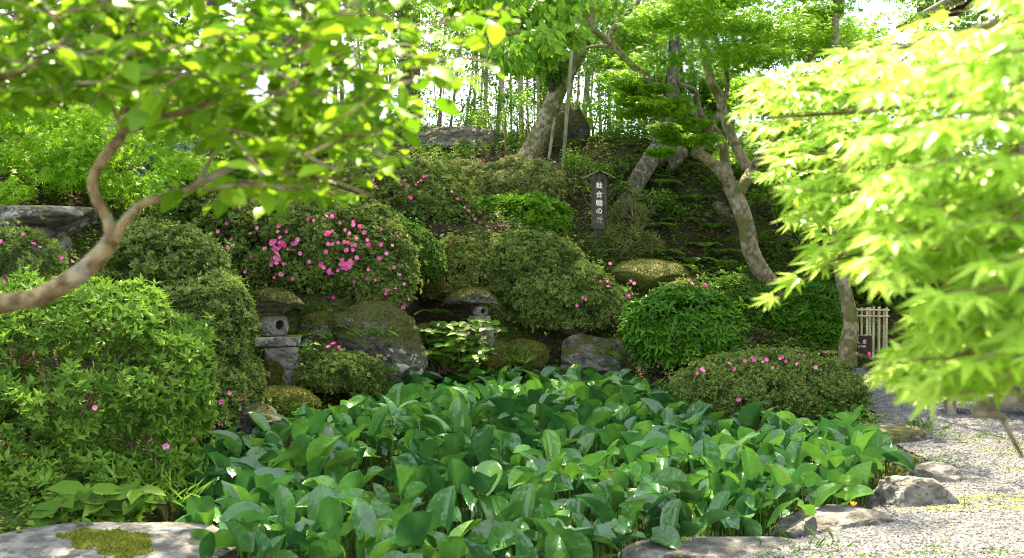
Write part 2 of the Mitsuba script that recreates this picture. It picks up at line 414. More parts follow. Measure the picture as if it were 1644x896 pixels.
iv = ico.vertices[None] * sz[:, None, None] * (1 + .5 * (rng.random((n, 6, 1)) - .5)) * np.stack([rng.uniform(.9, 1.7, n), rng.uniform(.7, 1.1, n), rng.uniform(.4, .8, n)], 1)[:, None]
pv = np.column_stack([gxy, gh(*gxy.T) + .016 + sz * .25])[:, None] + iv[..., :1] * A[:, None] + iv[..., 1:2] * B[:, None] + iv[..., 2:] * C[:, None]
acc = Acc().add(pv.reshape(-1, 3), (ico.faces[None] + 6 * np.arange(n)[:, None, None]).reshape(-1, 3), np.stack([np.repeat(rng.random(n) ** 1.2, 6), np.zeros(6 * n)], 1))
scene['gravel'] = acc.shape('pebble'); tag('gravel', 'loose grey gravel scattered over the walk beside the pond', 'gravel', kind='stuff')

# ------------------------------------------------------------------ stones
def rock_mesh(radii, seed, rough=.28, cuts=6, sub=4, flat_top=None, freq=1.3):
    m = trimesh.creation.icosphere(subdivisions=sub)
    v = m.vertices.copy()
    r = np.random.default_rng(seed)
    d = unit(r.normal(size=(cuts, 3)) * [1, 1, .7]); off = r.uniform(.62, .9, cuts)
    for k in range(cuts):                                  # split faces
        h = v @ d[k]
        v -= np.maximum(h - off[k], 0)[:, None] * d[k] * .92
    nn = unit(m.vertices)
    v += nn * ((meshkit.fbm(nn * freq + seed * 3.7, 4, seed) - .5) * 2 * rough)[:, None]
    v += nn * ((meshkit.fbm(nn * freq * 6 + seed, 3, seed + 1) - .5) * rough * .3)[:, None]
    if flat_top is not None:
        v[:, 2] = np.where(v[:, 2] > flat_top, flat_top + (v[:, 2] - flat_top) * .15, v[:, 2])
    return trimesh.Trimesh(v * radii, m.faces, process=False)


def fuzz(key, m, n, all_over):
    """A pelt of moss: short blades standing on the stone."""
    P, fi = trimesh.sample.sample_surface(m, n, seed=len(scene))
    nn = m.face_normals[fi]
    g = meshkit.fbm(P * 3.0 + 31, 3, 2) + .22 * nn[:, 2] + (.3 if all_over else .02)
    keep = (g > .52) & (nn[:, 2] > -.45)
    P, nn = P[keep], nn[keep]
    acc = Acc()
    leaves(acc, P - nn * .003, nn + rng.normal(size=P.shape) * .6 + [0, 0, -.25], rand_dirs(len(P)), rng.uniform(.012, .034, len(P)), .009, LANCE, np.clip((g[keep] - .45) * 2.2 + rng.normal(size=len(P)) * .2, 0, 1))
    k = put(key, 'moss', acc.shape('moss_leaf')); tag(k, kind='stuff')


def rock(name, mat, q, w, h, dr_, seed, label, cat='stone', group=None, spin=0, base=None, **k):
    """A stone that spans w x h pixels about the pixel and depth q; dr_: its depth in metres."""
    c = at(*q); s = q[2] / FOCAL
    m = rock_mesh(np.array([w * s / 2, dr_ / 2, h * s / 2]) * 1.08, seed, **k)
    if spin:
        m.apply_transform(rotm(spin, [0, 0, 1]))
    if isinstance(spin, tuple):
        pass
    key = put(None, name, mikit.ply(placed(m, c), mat, smooth=35))
    tag(key, label, cat, group)
    if mat in ('moss', 'mossy_stone'):
        fuzz(key, placed(m, c), 6500 if mat == 'moss' else 6500, mat == 'moss')
    return key, placed(m, c)


slab, slab_m = rock('edging_stone', 'edge_stone', (165, 905, 5.5), 430, 135, 1.0, 11, 'large flat-topped grey boulder with a green moss patch in the lower corner', 'stone', 'stones edging the pond', flat_top=.55, rough=.16, sub=5)
P, fi = trimesh.sample.sample_surface(slab_m, 60000, seed=5)
sx, sy, _ = px_of(P)
keep = (((sx - 172) / 84) ** 2 + ((sy - 872) / 30) ** 2 + 2.6 * (meshkit.fbm(P * 8, 4, 8) - .5) < .6) & (slab_m.face_normals[fi][:, 2] > .2)
acc = Acc(); leaves(acc, P[keep], slab_m.face_normals[fi][keep] + rng.normal(size=(keep.sum(), 3)) * .7, rand_dirs(keep.sum()), rng.uniform(.010, .024, keep.sum()), .008, LANCE, rng.random(keep.sum()) * .5 + .5 * (meshkit.fbm(P[keep] * 9, 2, 3)))
labels[put(slab, 'moss', acc.shape('moss_green'))] = {'kind': 'stuff', 'label': 'bright green moss patch'}
rock('edging_stone', 'edge_stone', (1168, 902, 5.95), 330, 90, .55, 12, 'long pale flat slab under the front pond leaves, sun-flecked', 'stone', 'stones edging the pond', flat_top=.6, rough=.12, sub=5)
rock('edging_stone', 'edge_stone', (1352, 858, 6.5), 205, 80, .55, 13, 'low grey wedge-shaped stone beside the yellow pond flowers', 'stone', 'stones edging the pond', rough=.2)
rock('edging_stone', 'edge_stone', (1462, 818, 7.0), 130, 104, .5, 14, 'peaked grey stone with white lichen where the gravel meets the leaves', 'stone', 'stones edging the pond', rough=.26)
rock('edging_stone', 'edge_stone', (1500, 780, 7.7), 90, 70, .5, 15, 'rounded grey stone just behind the peaked lichen stone', 'stone', 'stones edging the pond', rough=.24)
rock('edging_stone', 'bare_stone', (1415, 700, 9.3), 150, 52, .6, 16, 'brown flat stone behind the leaves in front of the clipped azalea', 'stone', 'stones edging the pond', flat_top=.5, rough=.18)
rock('edging_stone', 'bare_stone', (400, 682, 9.2), 100, 66, .6, 17, 'dark rough boulder on the bank below the pink azalea twigs', 'stone', 'stones edging the pond', rough=.34, cuts=9)
rock('stepping_stone', 'edge_stone', (1500, 686, 9.9), 175, 34, .55, 21, 'flat stepping stone fringed with bright moss, farther one in the gravel', 'stepping stone', flat_top=.3, rough=.14)
rock('stepping_stone', 'edge_stone', (1585, 734, 8.6), 230, 40, .4, 22, 'flat stepping stone across the gravel, nearer one by the sunlit patch', 'stepping stone', flat_top=.3, rough=.14)
rock('stepping_stone', 'edge_stone', (1560, 668, 10.4), 150, 28, .5, 24, 'long low paving stone at the back of the walk under the maple', 'stepping stone', flat_top=.3, rough=.12)
rock('stepping_stone', 'bare_stone', (1475, 663, 10.9), 80, 22, .4, 23, 'small grey stone at the far end of the moss-edged walk', 'stepping stone', flat_top=.4, rough=.18)

rock('boulder', 'mossy_stone', (600, 560, 11.7), 165, 150, .9, 31, 'big moss-draped boulder with white lichen blots under the pink azalea', 'boulder', 'mossy bank boulders', rough=.3, cuts=11, sub=5)
rock('boulder', 'mossy_stone', (515, 535, 11.5), 80, 60, .6, 32, 'small mossy boulder between the round lantern and the big boulder', 'boulder', 'mossy bank boulders', rough=.25)
rock('boulder', 'mossy_stone', (520, 590, 11.3), 85, 90, .6, 33, 'dark cracked stone under the small mossy boulder', 'boulder', 'mossy bank boulders', rough=.25)
rock('boulder', 'bare_stone', (958, 585, 13.1), 125, 100, .8, 34, 'squat boulder with grass tufts and lichen at the back of the pond', 'boulder', 'mossy bank boulders', rough=.3, cuts=10, sub=5)
rock('boulder', 'moss', (788, 578, 12.7), 76, 54, .5, 35, 'rounded boulder wholly under golden green moss below the small lantern', 'boulder', 'mossy bank boulders', rough=.26)
rock('boulder', 'moss', (838, 572, 12.9), 74, 48, .5, 36, 'darker moss cushion with grass blades beside the golden moss boulder', 'boulder', 'mossy bank boulders', rough=.28)
rock('boulder', 'moss', (460, 652, 9.8), 90, 58, .6, 37, 'low mossy mound at the pond edge with a fallen pink bloom', 'boulder', 'mossy bank boulders', rough=.16)
rock('boulder', 'mossy_stone', (925, 610, 12.85), 100, 22, .3, 38, 'thin flat mossy stone at the far waterline', 'boulder', 'mossy bank boulders', rough=.2)
rock('boulder', 'mossy_stone', (432, 612, 10.5), 44, 62, .3, 39, 'narrow upright stone leaning on the lantern post', 'boulder', 'mossy bank boulders', rough=.25)
rock('boulder', 'moss', (1040, 450, 14.3), 130, 62, 1.0, 40, 'smooth yellow-green moss mound right of the signpost', 'boulder', 'mossy bank boulders', rough=.1)
labels['boulder_009']['label'] = 'smooth yellow-green moss mound on the slope beside the signpost'
rock('boulder', 'mossy_stone', (690, 560, 12.4), 120, 80, .6, 44, 'shaded stone in the bank behind the hydrangea', 'boulder', 'mossy bank boulders', rough=.25)
rock('hill_rock', 'bare_stone', (735, 235, 19.0), 150, 56, .9, 41, 'grey split rock at the brow of the hill by the big cedar', 'rock', rough=.3)
rock('hill_rock', 'mossy_stone', (908, 212, 18.4), 70, 84, .8, 42, 'tall dark boulder among the thin stems at the brow', 'rock', rough=.2)
rock('hill_rock', 'bare_stone', (1140, 350, 17.0), 90, 60, .6, 43, 'shadowed rock face in the dark slope behind the forked trunk', 'rock', rough=.3)

# ------------------------------------------------------------------ stone lanterns
def lathe(profile, sides=40, squash=1.0):
    m = trimesh.creation.revolve(np.array(profile), sections=sides)
    m.apply_scale([1, squash, 1])
    return m


def worn(m, amp, seed, sub=1):
    for _ in range(sub):
        m = m.subdivide()
    v = np.array(m.vertices)
    n = m.vertex_normals
    return trimesh.Trimesh(v + n * ((meshkit.fbm(v * 9 + seed, 4, seed) - .5) * 2 * amp)[:, None], m.faces, process=False)


def block(w, d, h, seed, amp, taper=1.0, tilt=0):
    m = trimesh.creation.box([w, d, h])
    for _ in range(4):
        m = m.subdivide()
    v = np.array(m.vertices)
    f = 1 + (taper - 1) * (v[:, 2] / h + .5)
    v[:, 0] *= f; v[:, 1] *= f
    r = np.array([w, d, h]) / 2
    e = np.abs(v) / r                                     # round the edges
    v *= 1 - .06 * np.clip(np.sort(e, 1)[:, 1] - .8, 0, 1)[:, None] * 5 * .6
    n = unit(v / r)
    return trimesh.Trimesh(v + n * ((meshkit.fbm(v * 8 + seed, 4, seed) - .5) * 2 * amp)[:, None], m.faces, process=False)


def lantern(Y, parts, hole, label):
    root = key_of('stone_lantern')
    tag(root, label, 'stone lantern', 'stone lanterns')
    s = Y / FOCAL
    for part, (px, py, w, h), kind, mat, seed in parts:
        c = at(px, py, Y)
        if kind == 'cap':
            m = rock_mesh(np.array([w * s / 2, w * s * .42, h * s / 2]) * 1.1, seed, rough=.16, cuts=7, flat_top=.8)
            m.vertices[:, 2] += .25 * h * s * (1 - (m.vertices[:, 0] / (w * s / 2)) ** 2)
        elif kind == 'ball':
            r, z = w * s / 2, h * s / 2
            out = [(0.02, -z)] + [(r * (.62 + .38 * math.cos(a) ** .9), z * math.sin(a)) for a in np.linspace(-1.45, 1.45, 17)] + [(0.02, z)]
            import manifold3d as m3
            hx, hy, hr = hole
            hc = at(hx, hy, Y) - c
            ball = m3.CrossSection([[(0, -z)] + out[1:-1] + [(0, z)]]).revolve(48)
            dirn = unit(np.array([hc[0], -math.sqrt(max((r * .98) ** 2 - hc[0] ** 2, 1e-4)), 0]))
            drill = m3.Manifold.cylinder(r * 1.3, hr * s, hr * s, 28).rotate([90, 0, 0]).rotate([0, 0, math.degrees(math.atan2(dirn[0], -dirn[1]) + math.atan2(-c[0], c[1]))]).translate([0, 0, hc[2]])
            g = (ball - drill - m3.Manifold.sphere(r * .62, 24).scale([1, 1, z / r * .9])).to_mesh()
            m = trimesh.Trimesh(g.vert_properties[:, :3], g.tri_verts, process=True)
        else:
            m = block(w * s, w * s * .8, h * s, seed, .018, *((1.12,) if kind == 'post' else (.62,) if kind == 'stump' else (1.0,)))
        k = put(root, part, mikit.ply(placed(m, c), mat, smooth=40))
        if kind == 'cap':
            fuzz(k, placed(m, c), 3500, False)
    return root


lantern(10.9, [('cap', (437, 491, 88, 36), 'cap', 'cap_stone', 51), ('fire_box', (440, 523, 46, 33), 'ball', 'lantern_stone', 52), ('platform', (447, 547, 66, 14), 'slab', 'lantern_stone', 53),
               ('post', (456, 600, 50, 92), 'post', 'lantern_stone', 54)], (450, 521, 8), 'stone lantern with a mossy cap and a round-holed white fire box on a stone post')
lantern(12.7, [('cap', (758, 481, 82, 24), 'cap', 'cap_stone', 55), ('fire_box', (771, 500, 25, 17), 'ball', 'lantern_stone', 56), ('post', (770, 532, 52, 50), 'stump', 'lantern_stone', 57)], (776, 499, 4.5),
        'small lantern of natural stones tucked under the azaleas, pale lichen at its foot')
root = key_of('stone_lantern'); tag(root, 'broad weathered grey stone cap on a stone post, half hidden behind the near branch', 'stone lantern', 'stone lanterns')
for part, q, w, h, d_, sd, ro in (('cap', (40, 354, 9.6), 230, 74, 1.0, 58, .2), ('post', (82, 410, 9.5), 62, 90, .3, 59, .12)):
    s = q[2] / FOCAL
    m = rock_mesh(np.array([w * s / 2, d_ / 2, h * s / 2]) * 1.1, sd, rough=ro, cuts=8, flat_top=.5 if part == 'cap' else None) if part != 'fire_box' else block(w * s, d_, h * s, sd, .02)
    put(root, part, mikit.ply(placed(m, at(*q)), 'grey_wood' if part == 'x' else 'bare_stone', smooth=40))

# ------------------------------------------------------------------ a house's eave over the walk
root = 'garden_house'; tag(root, 'grey tiled roof edge of a house seen through the sunlit maple', 'house')
ex, ez = 4.85, 4.3
roof = trimesh.Trimesh([[ex, 3, ez], [ex, 14.2, ez], [ex + 4, 14.2, ez + 2.0], [ex + 4, 3, ez + 2.0], [ex, 3, ez - .12], [ex, 14.2, ez - .12], [ex + 4, 14.2, ez + 1.85], [ex + 4, 3, ez + 1.85]],
                       [[0, 2, 1], [0, 3, 2], [4, 5, 6], [4, 6, 7], [0, 1, 5], [0, 5, 4], [1, 2, 6], [1, 6, 5], [2, 3, 7], [2, 7, 6], [3, 0, 4], [3, 4, 7]], process=False)
put(root, 'roof', mikit.ply(roof, 'roof_tile'))
acc = Acc(); tube(acc, [[ex - .06, 3, ez - .10], [ex - .06, 14.3, ez - .10]], [.055, .055], 10)
put(root, 'roof__gutter', acc.shape('grey_wood', 40))
for k in range(9):
    y = 10.0 + k * .46
    put(root, 'roof__rafter', mikit.ply(placed(box_mesh([1.2, .06, .09]), (ex + .62, y, ez + .10), rotm(-26.5, [0, 1, 0])), 'dark_wood'))
put(root, 'wall', mikit.ply(placed(box_mesh([.14, 10.6, 3.9]), (6.1, 8.6, 1.95)), 'plaster'))
for k in range(3, 7):
    put(root, 'post', mikit.ply(placed(box_mesh([.16, .14, 4.2]), (6.0, 3.6 + k * 1.7, 2.1)), 'dark_wood'))

# ------------------------------------------------------------------ the name board, the small notice, the bamboo fence
GLYPHS = {"蛙":[[[[-58,-55],[-61,-42],[-59,-40],[-40,-36],[-40,-16],[-43,-16],[-45,-22],[-55,-22],[-57,-19],[-58,34],[-55,37],[-40,37],[-38,60],[-26,59],[-25,37],[-10,37],[-8,35],[-7,15],[18,15],[18,28],[-4,29],[-4,42],[18,43],[20,60],[33,59],[34,43],[57,42],[57,29],[34,28],[34,16],[61,14],[60,0],[34,-1],[35,-14],[59,-15],[59,-28],[35,-29],[34,-44],[61,-45],[61,-60],[-10,-60],[-12,-56],[-15,-55],[-17,-48],[-52,-55]],[[-14,-17],[-9,-26],[-2,-45],[18,-45],[18,-29],[-6,-28],[-5,-14],[18,-14],[18,0],[-7,0],[-8,-14]],[[-25,-20],[-18,-18],[-18,-17],[-25,-16]],[[-25,23],[-25,-1],[-22,-2],[-22,22]],[[-25,-26],[-25,-33],[-22,-34],[-22,-32]],[[-44,-1],[-40,-1],[-40,23],[-43,22]]]],"合":[[[[-62,11],[-62,13],[-60,15],[-42,24],[-23,37],[-12,47],[1,62],[12,57],[13,55],[11,49],[20,40],[39,27],[62,15],[61,11],[53,1],[35,10],[33,4],[-34,5],[-37,8],[-49,2],[-53,1]],[[-18,20],[-17,19],[20,20],[1,37]]],[[[-43,-7],[-40,-5],[42,-6],[42,-61],[30,-62],[28,-61],[26,-56],[-26,-56],[-28,-62],[-41,-62]],[[-26,-20],[-26,-40],[26,-40],[26,-20]]]],"戦":[[[[-63,-38],[-62,-25],[-34,-24],[-35,-20],[-58,-19],[-58,31],[-54,32],[-54,34],[-63,53],[-62,56],[-55,59],[-50,59],[-40,40],[-40,32],[-34,32],[-34,41],[-39,59],[-26,62],[-19,43],[-19,35],[-23,33],[-18,32],[-5,61],[-2,62],[8,59],[10,58],[10,53],[-1,33],[5,32],[6,24],[9,24],[15,26],[13,56],[14,61],[28,61],[31,27],[43,28],[45,30],[43,36],[31,51],[31,55],[33,57],[39,60],[44,59],[56,43],[59,34],[55,31],[59,30],[61,26],[61,16],[50,13],[57,8],[57,5],[45,-21],[39,-29],[40,-35],[46,-44],[48,-44],[49,-40],[51,-26],[56,-26],[63,-32],[62,-45],[55,-60],[51,-62],[41,-61],[32,-53],[27,-44],[15,-55],[4,-62],[1,-62],[-8,-53],[-8,-51],[-5,-48],[3,-45],[7,-40],[-18,-40],[-19,-61],[-33,-62],[-34,-40],[-60,-40]],[[32,12],[33,-3],[35,-7],[42,6],[43,13]],[[3,-20],[-18,-20],[-19,-24],[8,-25],[10,-27],[10,-37],[12,-38],[22,-27],[18,-7],[17,8],[16,10],[6,9],[6,-18]],[[-19,-5],[-9,-6],[-8,-2],[-10,0],[-18,0]],[[-18,18],[-19,13],[-8,13],[-8,18]],[[-44,-5],[-34,-6],[-34,0],[-44,0]],[[-44,14],[-34,13],[-34,18],[-44,18]]]],"の":[[[[-55,-9],[-53,11],[-49,21],[-43,30],[-28,43],[-15,49],[-6,51],[14,51],[31,45],[37,41],[48,29],[55,10],[54,-13],[46,-30],[31,-43],[12,-50],[4,-51],[-2,-43],[-4,-37],[-2,-35],[15,-32],[25,-27],[34,-17],[39,-1],[37,15],[32,24],[24,31],[15,35],[11,35],[6,11],[-2,-14],[-10,-29],[-19,-38],[-26,-41],[-33,-41],[-43,-36],[-50,-27]],[[-38,5],[-37,-16],[-33,-22],[-27,-23],[-23,-19],[-17,-8],[-12,8],[-7,30],[-7,35],[-20,30],[-31,20]]]],"池":[[[[-62,14],[-57,23],[-51,24],[-32,14],[-27,10],[-17,13],[-16,14],[-16,48],[-14,49],[-3,49],[-1,47],[-1,20],[11,24],[12,25],[12,60],[26,61],[27,32],[39,35],[46,39],[57,35],[56,-12],[54,-21],[50,-27],[62,-33],[62,-41],[58,-54],[54,-58],[46,-61],[0,-61],[-10,-58],[-14,-54],[-16,-48],[-16,-4],[-26,-6],[-30,1],[-34,-1],[-38,-1]],[[49,-27],[49,-28],[50,-27]],[[0,3],[-1,-44],[2,-46],[42,-46],[45,-45],[47,-39],[47,-28],[41,-29],[30,-30],[28,-27],[26,-34],[12,-33],[12,7],[9,7]],[[27,-14],[40,-14],[40,18],[32,16],[27,13]]],[[[-55,49],[-55,52],[-52,56],[-48,60],[-45,60],[-24,49],[-20,45],[-20,43],[-26,34],[-31,34],[-39,40]]],[[[-58,-52],[-57,-49],[-43,-27],[-35,-10],[-33,-8],[-28,-9],[-22,-14],[-21,-18],[-44,-60],[-50,-59]]]],"入":[[[[-61,-50],[-60,-47],[-45,-39],[-30,-24],[-21,-10],[-14,5],[-8,27],[-22,44],[-28,47],[-28,51],[-22,59],[-19,59],[-11,53],[1,40],[11,25],[20,5],[35,-21],[46,-34],[61,-44],[61,-48],[55,-59],[43,-52],[26,-34],[3,8],[-11,-22],[-21,-36],[-34,-49],[-49,-59],[-51,-59]]]],"立":[[[[-59,-46],[4,-45],[14,-17],[22,16],[30,17],[37,15],[37,10],[19,-45],[58,-45],[59,-58],[-58,-59]]],[[[-54,22],[-53,34],[-5,34],[-11,56],[-2,59],[1,59],[4,54],[9,34],[54,33],[54,21],[52,20],[-52,20]]],[[[-26,-26],[-36,14],[-33,16],[-22,16],[-11,-27],[-11,-41],[-18,-43],[-24,-42]]]],"か":[[[[22,35],[31,39],[36,38],[55,2],[58,-6],[57,-11],[49,-15],[45,-14],[37,8],[28,25],[24,30]]],[[[-58,17],[-57,25],[-40,25],[-28,27],[-23,55],[-9,53],[-12,27],[4,28],[11,26],[18,20],[21,13],[20,-22],[17,-36],[12,-47],[7,-52],[-1,-55],[-13,-55],[-23,-52],[-24,-39],[-4,-41],[0,-39],[6,-20],[8,4],[6,12],[1,15],[-12,15],[-16,13],[-27,-22],[-43,-55],[-56,-51],[-56,-47],[-51,-40],[-43,-24],[-30,12],[-36,13],[-56,10]]]],"ら":[[[[-45,-23],[-38,33],[-24,31],[-28,0],[-14,7],[-4,10],[17,11],[30,7],[36,3],[43,-6],[45,-13],[45,-24],[43,-31],[40,-37],[32,-45],[17,-52],[1,-55],[-26,-54],[-30,-41],[-1,-41],[10,-39],[22,-34],[27,-29],[30,-22],[30,-14],[25,-6],[14,-2],[-2,-3],[-20,-10],[-27,-16],[-33,-26]]],[[[-28,43],[-25,54],[-21,55],[-4,50],[28,45],[28,39],[26,32],[22,31],[-15,38],[-26,41]]]],"は":[[[[-22,-28],[-19,-21],[-8,-13],[0,-11],[16,-11],[15,17],[-17,17],[-19,18],[-19,30],[15,30],[14,53],[29,54],[29,31],[46,34],[51,33],[50,20],[29,18],[30,-15],[38,-19],[52,-29],[55,-32],[54,-38],[50,-44],[46,-44],[37,-35],[31,-32],[30,-39],[23,-49],[13,-53],[-1,-53],[-13,-49],[-19,-44],[-22,-38]],[[-9,-29],[-7,-37],[-2,-39],[11,-39],[16,-34],[17,-26],[11,-23],[-2,-24]]],[[[-55,5],[-49,44],[-49,53],[-36,54],[-33,51],[-36,42],[-40,18],[-42,-15],[-40,-16],[-36,-6],[-30,-9],[-28,-11],[-28,-14],[-37,-39],[-38,-53],[-49,-54],[-51,-52],[-55,-28]]]]}


def glyph(ch, size, depth=.003):
    return trimesh.util.concatenate([trimesh.creation.extrude_polygon(Polygon(np.array(p[0]) * size / 124, [np.array(h) * size / 124 for h in p[1:]]).buffer(0), depth, engine='earcut') for p in GLYPHS[ch]])


UPRIGHT = rotm(90, [1, 0, 0])
root = 'sign_board'; Y = 15.0; s = Y / FOCAL
tag(root, 'dark wooden name board with white brushed characters and a little gabled roof, on a post', 'sign')
top, bot = at(962, 281, Y), at(962, 366, Y)
bw = 25 * s
put(root, 'board', mikit.ply(placed(trimesh.convex.convex_hull(np.array([[x, y, z] for y in (-.016, .016) for x, z in ((-bw / 2, -.35), (bw / 2, -.35), (bw / 2, .32), (0, .372), (-bw / 2, .32))])), ((top + bot) / 2)), 'old_wood'))
base = np.array([bot[0] - .02, Y, gh(bot[0], Y)])
put(root, 'post', mikit.ply(placed(box_mesh([.062, .05, 1.2]), (base[0], Y + .045, bot[2] - .35)), 'old_wood'))
for sgn in (-1, 1):
    put(root, 'roof_board', mikit.ply(placed(box_mesh([.235, .17, .016]), (top[0] + sgn * .105, Y - .01, top[2] + .008), rotm(sgn * 26, [0, 1, 0])), 'grey_wood'))
put(root, 'ridge', mikit.ply(placed(box_mesh([.03, .18, .022]), (top[0], Y - .01, top[2] + .064)), 'old_wood'))
for ch, py in zip('蛙合戦の池', (297, 312, 326, 339, 353)):
    g = glyph(ch, 10.6 * s); g.apply_transform(UPRIGHT)
    put(root, 'character', mikit.ply(placed(g, at(962, py, Y - .0165)), 'worn_paint' if ch == '池' else 'white_paint'))

root = 'notice_board'; Y = 13.0; s = Y / FOCAL
tag(root, 'low dark brown notice with small white characters at the foot of the bamboo fence', 'sign')
c = at(1381, 554, Y)
put(root, 'board', mikit.ply(placed(box_mesh([38 * s, .022, 30 * s]), c), 'dark_wood'))
put(root, 'top_rail', mikit.ply(placed(box_mesh([40 * s, .03, .014]), c + [0, 0, 15.8 * s]), 'grey_wood'))
for sgn in (-1, 1):
    put(root, 'leg', mikit.ply(placed(box_mesh([.03, .03, .34]), c + [sgn * 14 * s, .027, -.15]), 'dark_wood'))
for ch, px, py, z in (('入', 1377, 549, 6.5), ('立', 1388, 548, 6.5), ('か', 1379.5, 556, 4), ('ら', 1384, 556, 4), ('は', 1388, 556, 4)):
    g = glyph(ch, z * s); g.apply_transform(UPRIGHT)
    put(root, 'character', mikit.ply(placed(g, at(px, py, Y - .0115)), 'white_paint'))


def bamboo(acc, a, b, r, seed, node=.22, sides=8):
    L = np.linalg.norm(np.asarray(b, float) - a); k = max(2, int(L / node))
    ts, rr = [], []
    for i in range(k):
        for t, q in ((0, 1.0), (.06, .94), (.94, .94), (.985, 1.12)):
            ts.append((i + t) / k); rr.append(r * q)
    pts = np.asarray(a, float) + (np.asarray(b, float) - a) * np.array(ts)[:, None]
    tube(acc, pts, rr, sides, n=len(pts), tone=.5)


root = 'bamboo_fence'; Y = 13.6; s = Y / FOCAL
tag(root, 'short pale bamboo fence of upright canes tied to two rails beside the mossy trunk', 'fence')
for i, px in enumerate((1362, 1369, 1376, 1384, 1393, 1397, 1403, 1410, 1413, 1420, 1424)):
    acc = Acc(); t = at(px + rng.normal() * .4, 493 + rng.normal(), Y + .05 * (i % 2)); b = np.array([t[0], t[1], gh(t[0], t[1]) - .05])
    bamboo(acc, b, t, .013 + .004 * rng.random(), i)
    put(root, 'cane', acc.shape('dry_bamboo', 40))
for py in (497, 507):
    acc = Acc(); bamboo(acc, at(1355, py - .5, Y - .035), at(1428, py + 1, Y - .035), .011, 3)
    put(root, 'rail', acc.shape('dry_bamboo', 40))

# low stone wall and plank seat by the house
rock('wall_stone', 'bare_stone', (1612, 612, 11.2), 110, 60, .5, 61, 'pale squared stone under the maple beside the plank seat', 'stone', rough=.1, flat_top=.6)
root = 'plank_seat'; tag(root, 'low grey wooden plank seat half under the maple leaves', 'bench')
c = at(1590, 637, 10.3)
put(root, 'seat', mikit.ply(placed(box_mesh([.9, .3, .05]), c, rotm(-14, [0, 0, 1])), 'grey_wood'))
for dx in (-.33, .33):
    put(root, 'leg', mikit.ply(placed(box_mesh([.08, .24, max(.1, c[2])]), (c[0] + dx, c[1] - dx * .25, c[2] / 2 - .02), rotm(-14, [0, 0, 1])), 'grey_wood'))

# ------------------------------------------------------------------ shrubs
def ellipsoids(Y, lobes, depth=1.0, dY=None):
    """Lobes (px, py, width, height[, depth offset]) in pixels at depth Y as centres and radii in metres."""
    out = []
    for l in lobes:
        y = Y + (l[4] if len(l) > 4 else 0)
        s = y / FOCAL
        out.append((at(l[0], l[1], y), np.array([l[2] * s / 2, (l[2] + l[3]) * s / 4 * depth, l[3] * s / 2])))
    return out


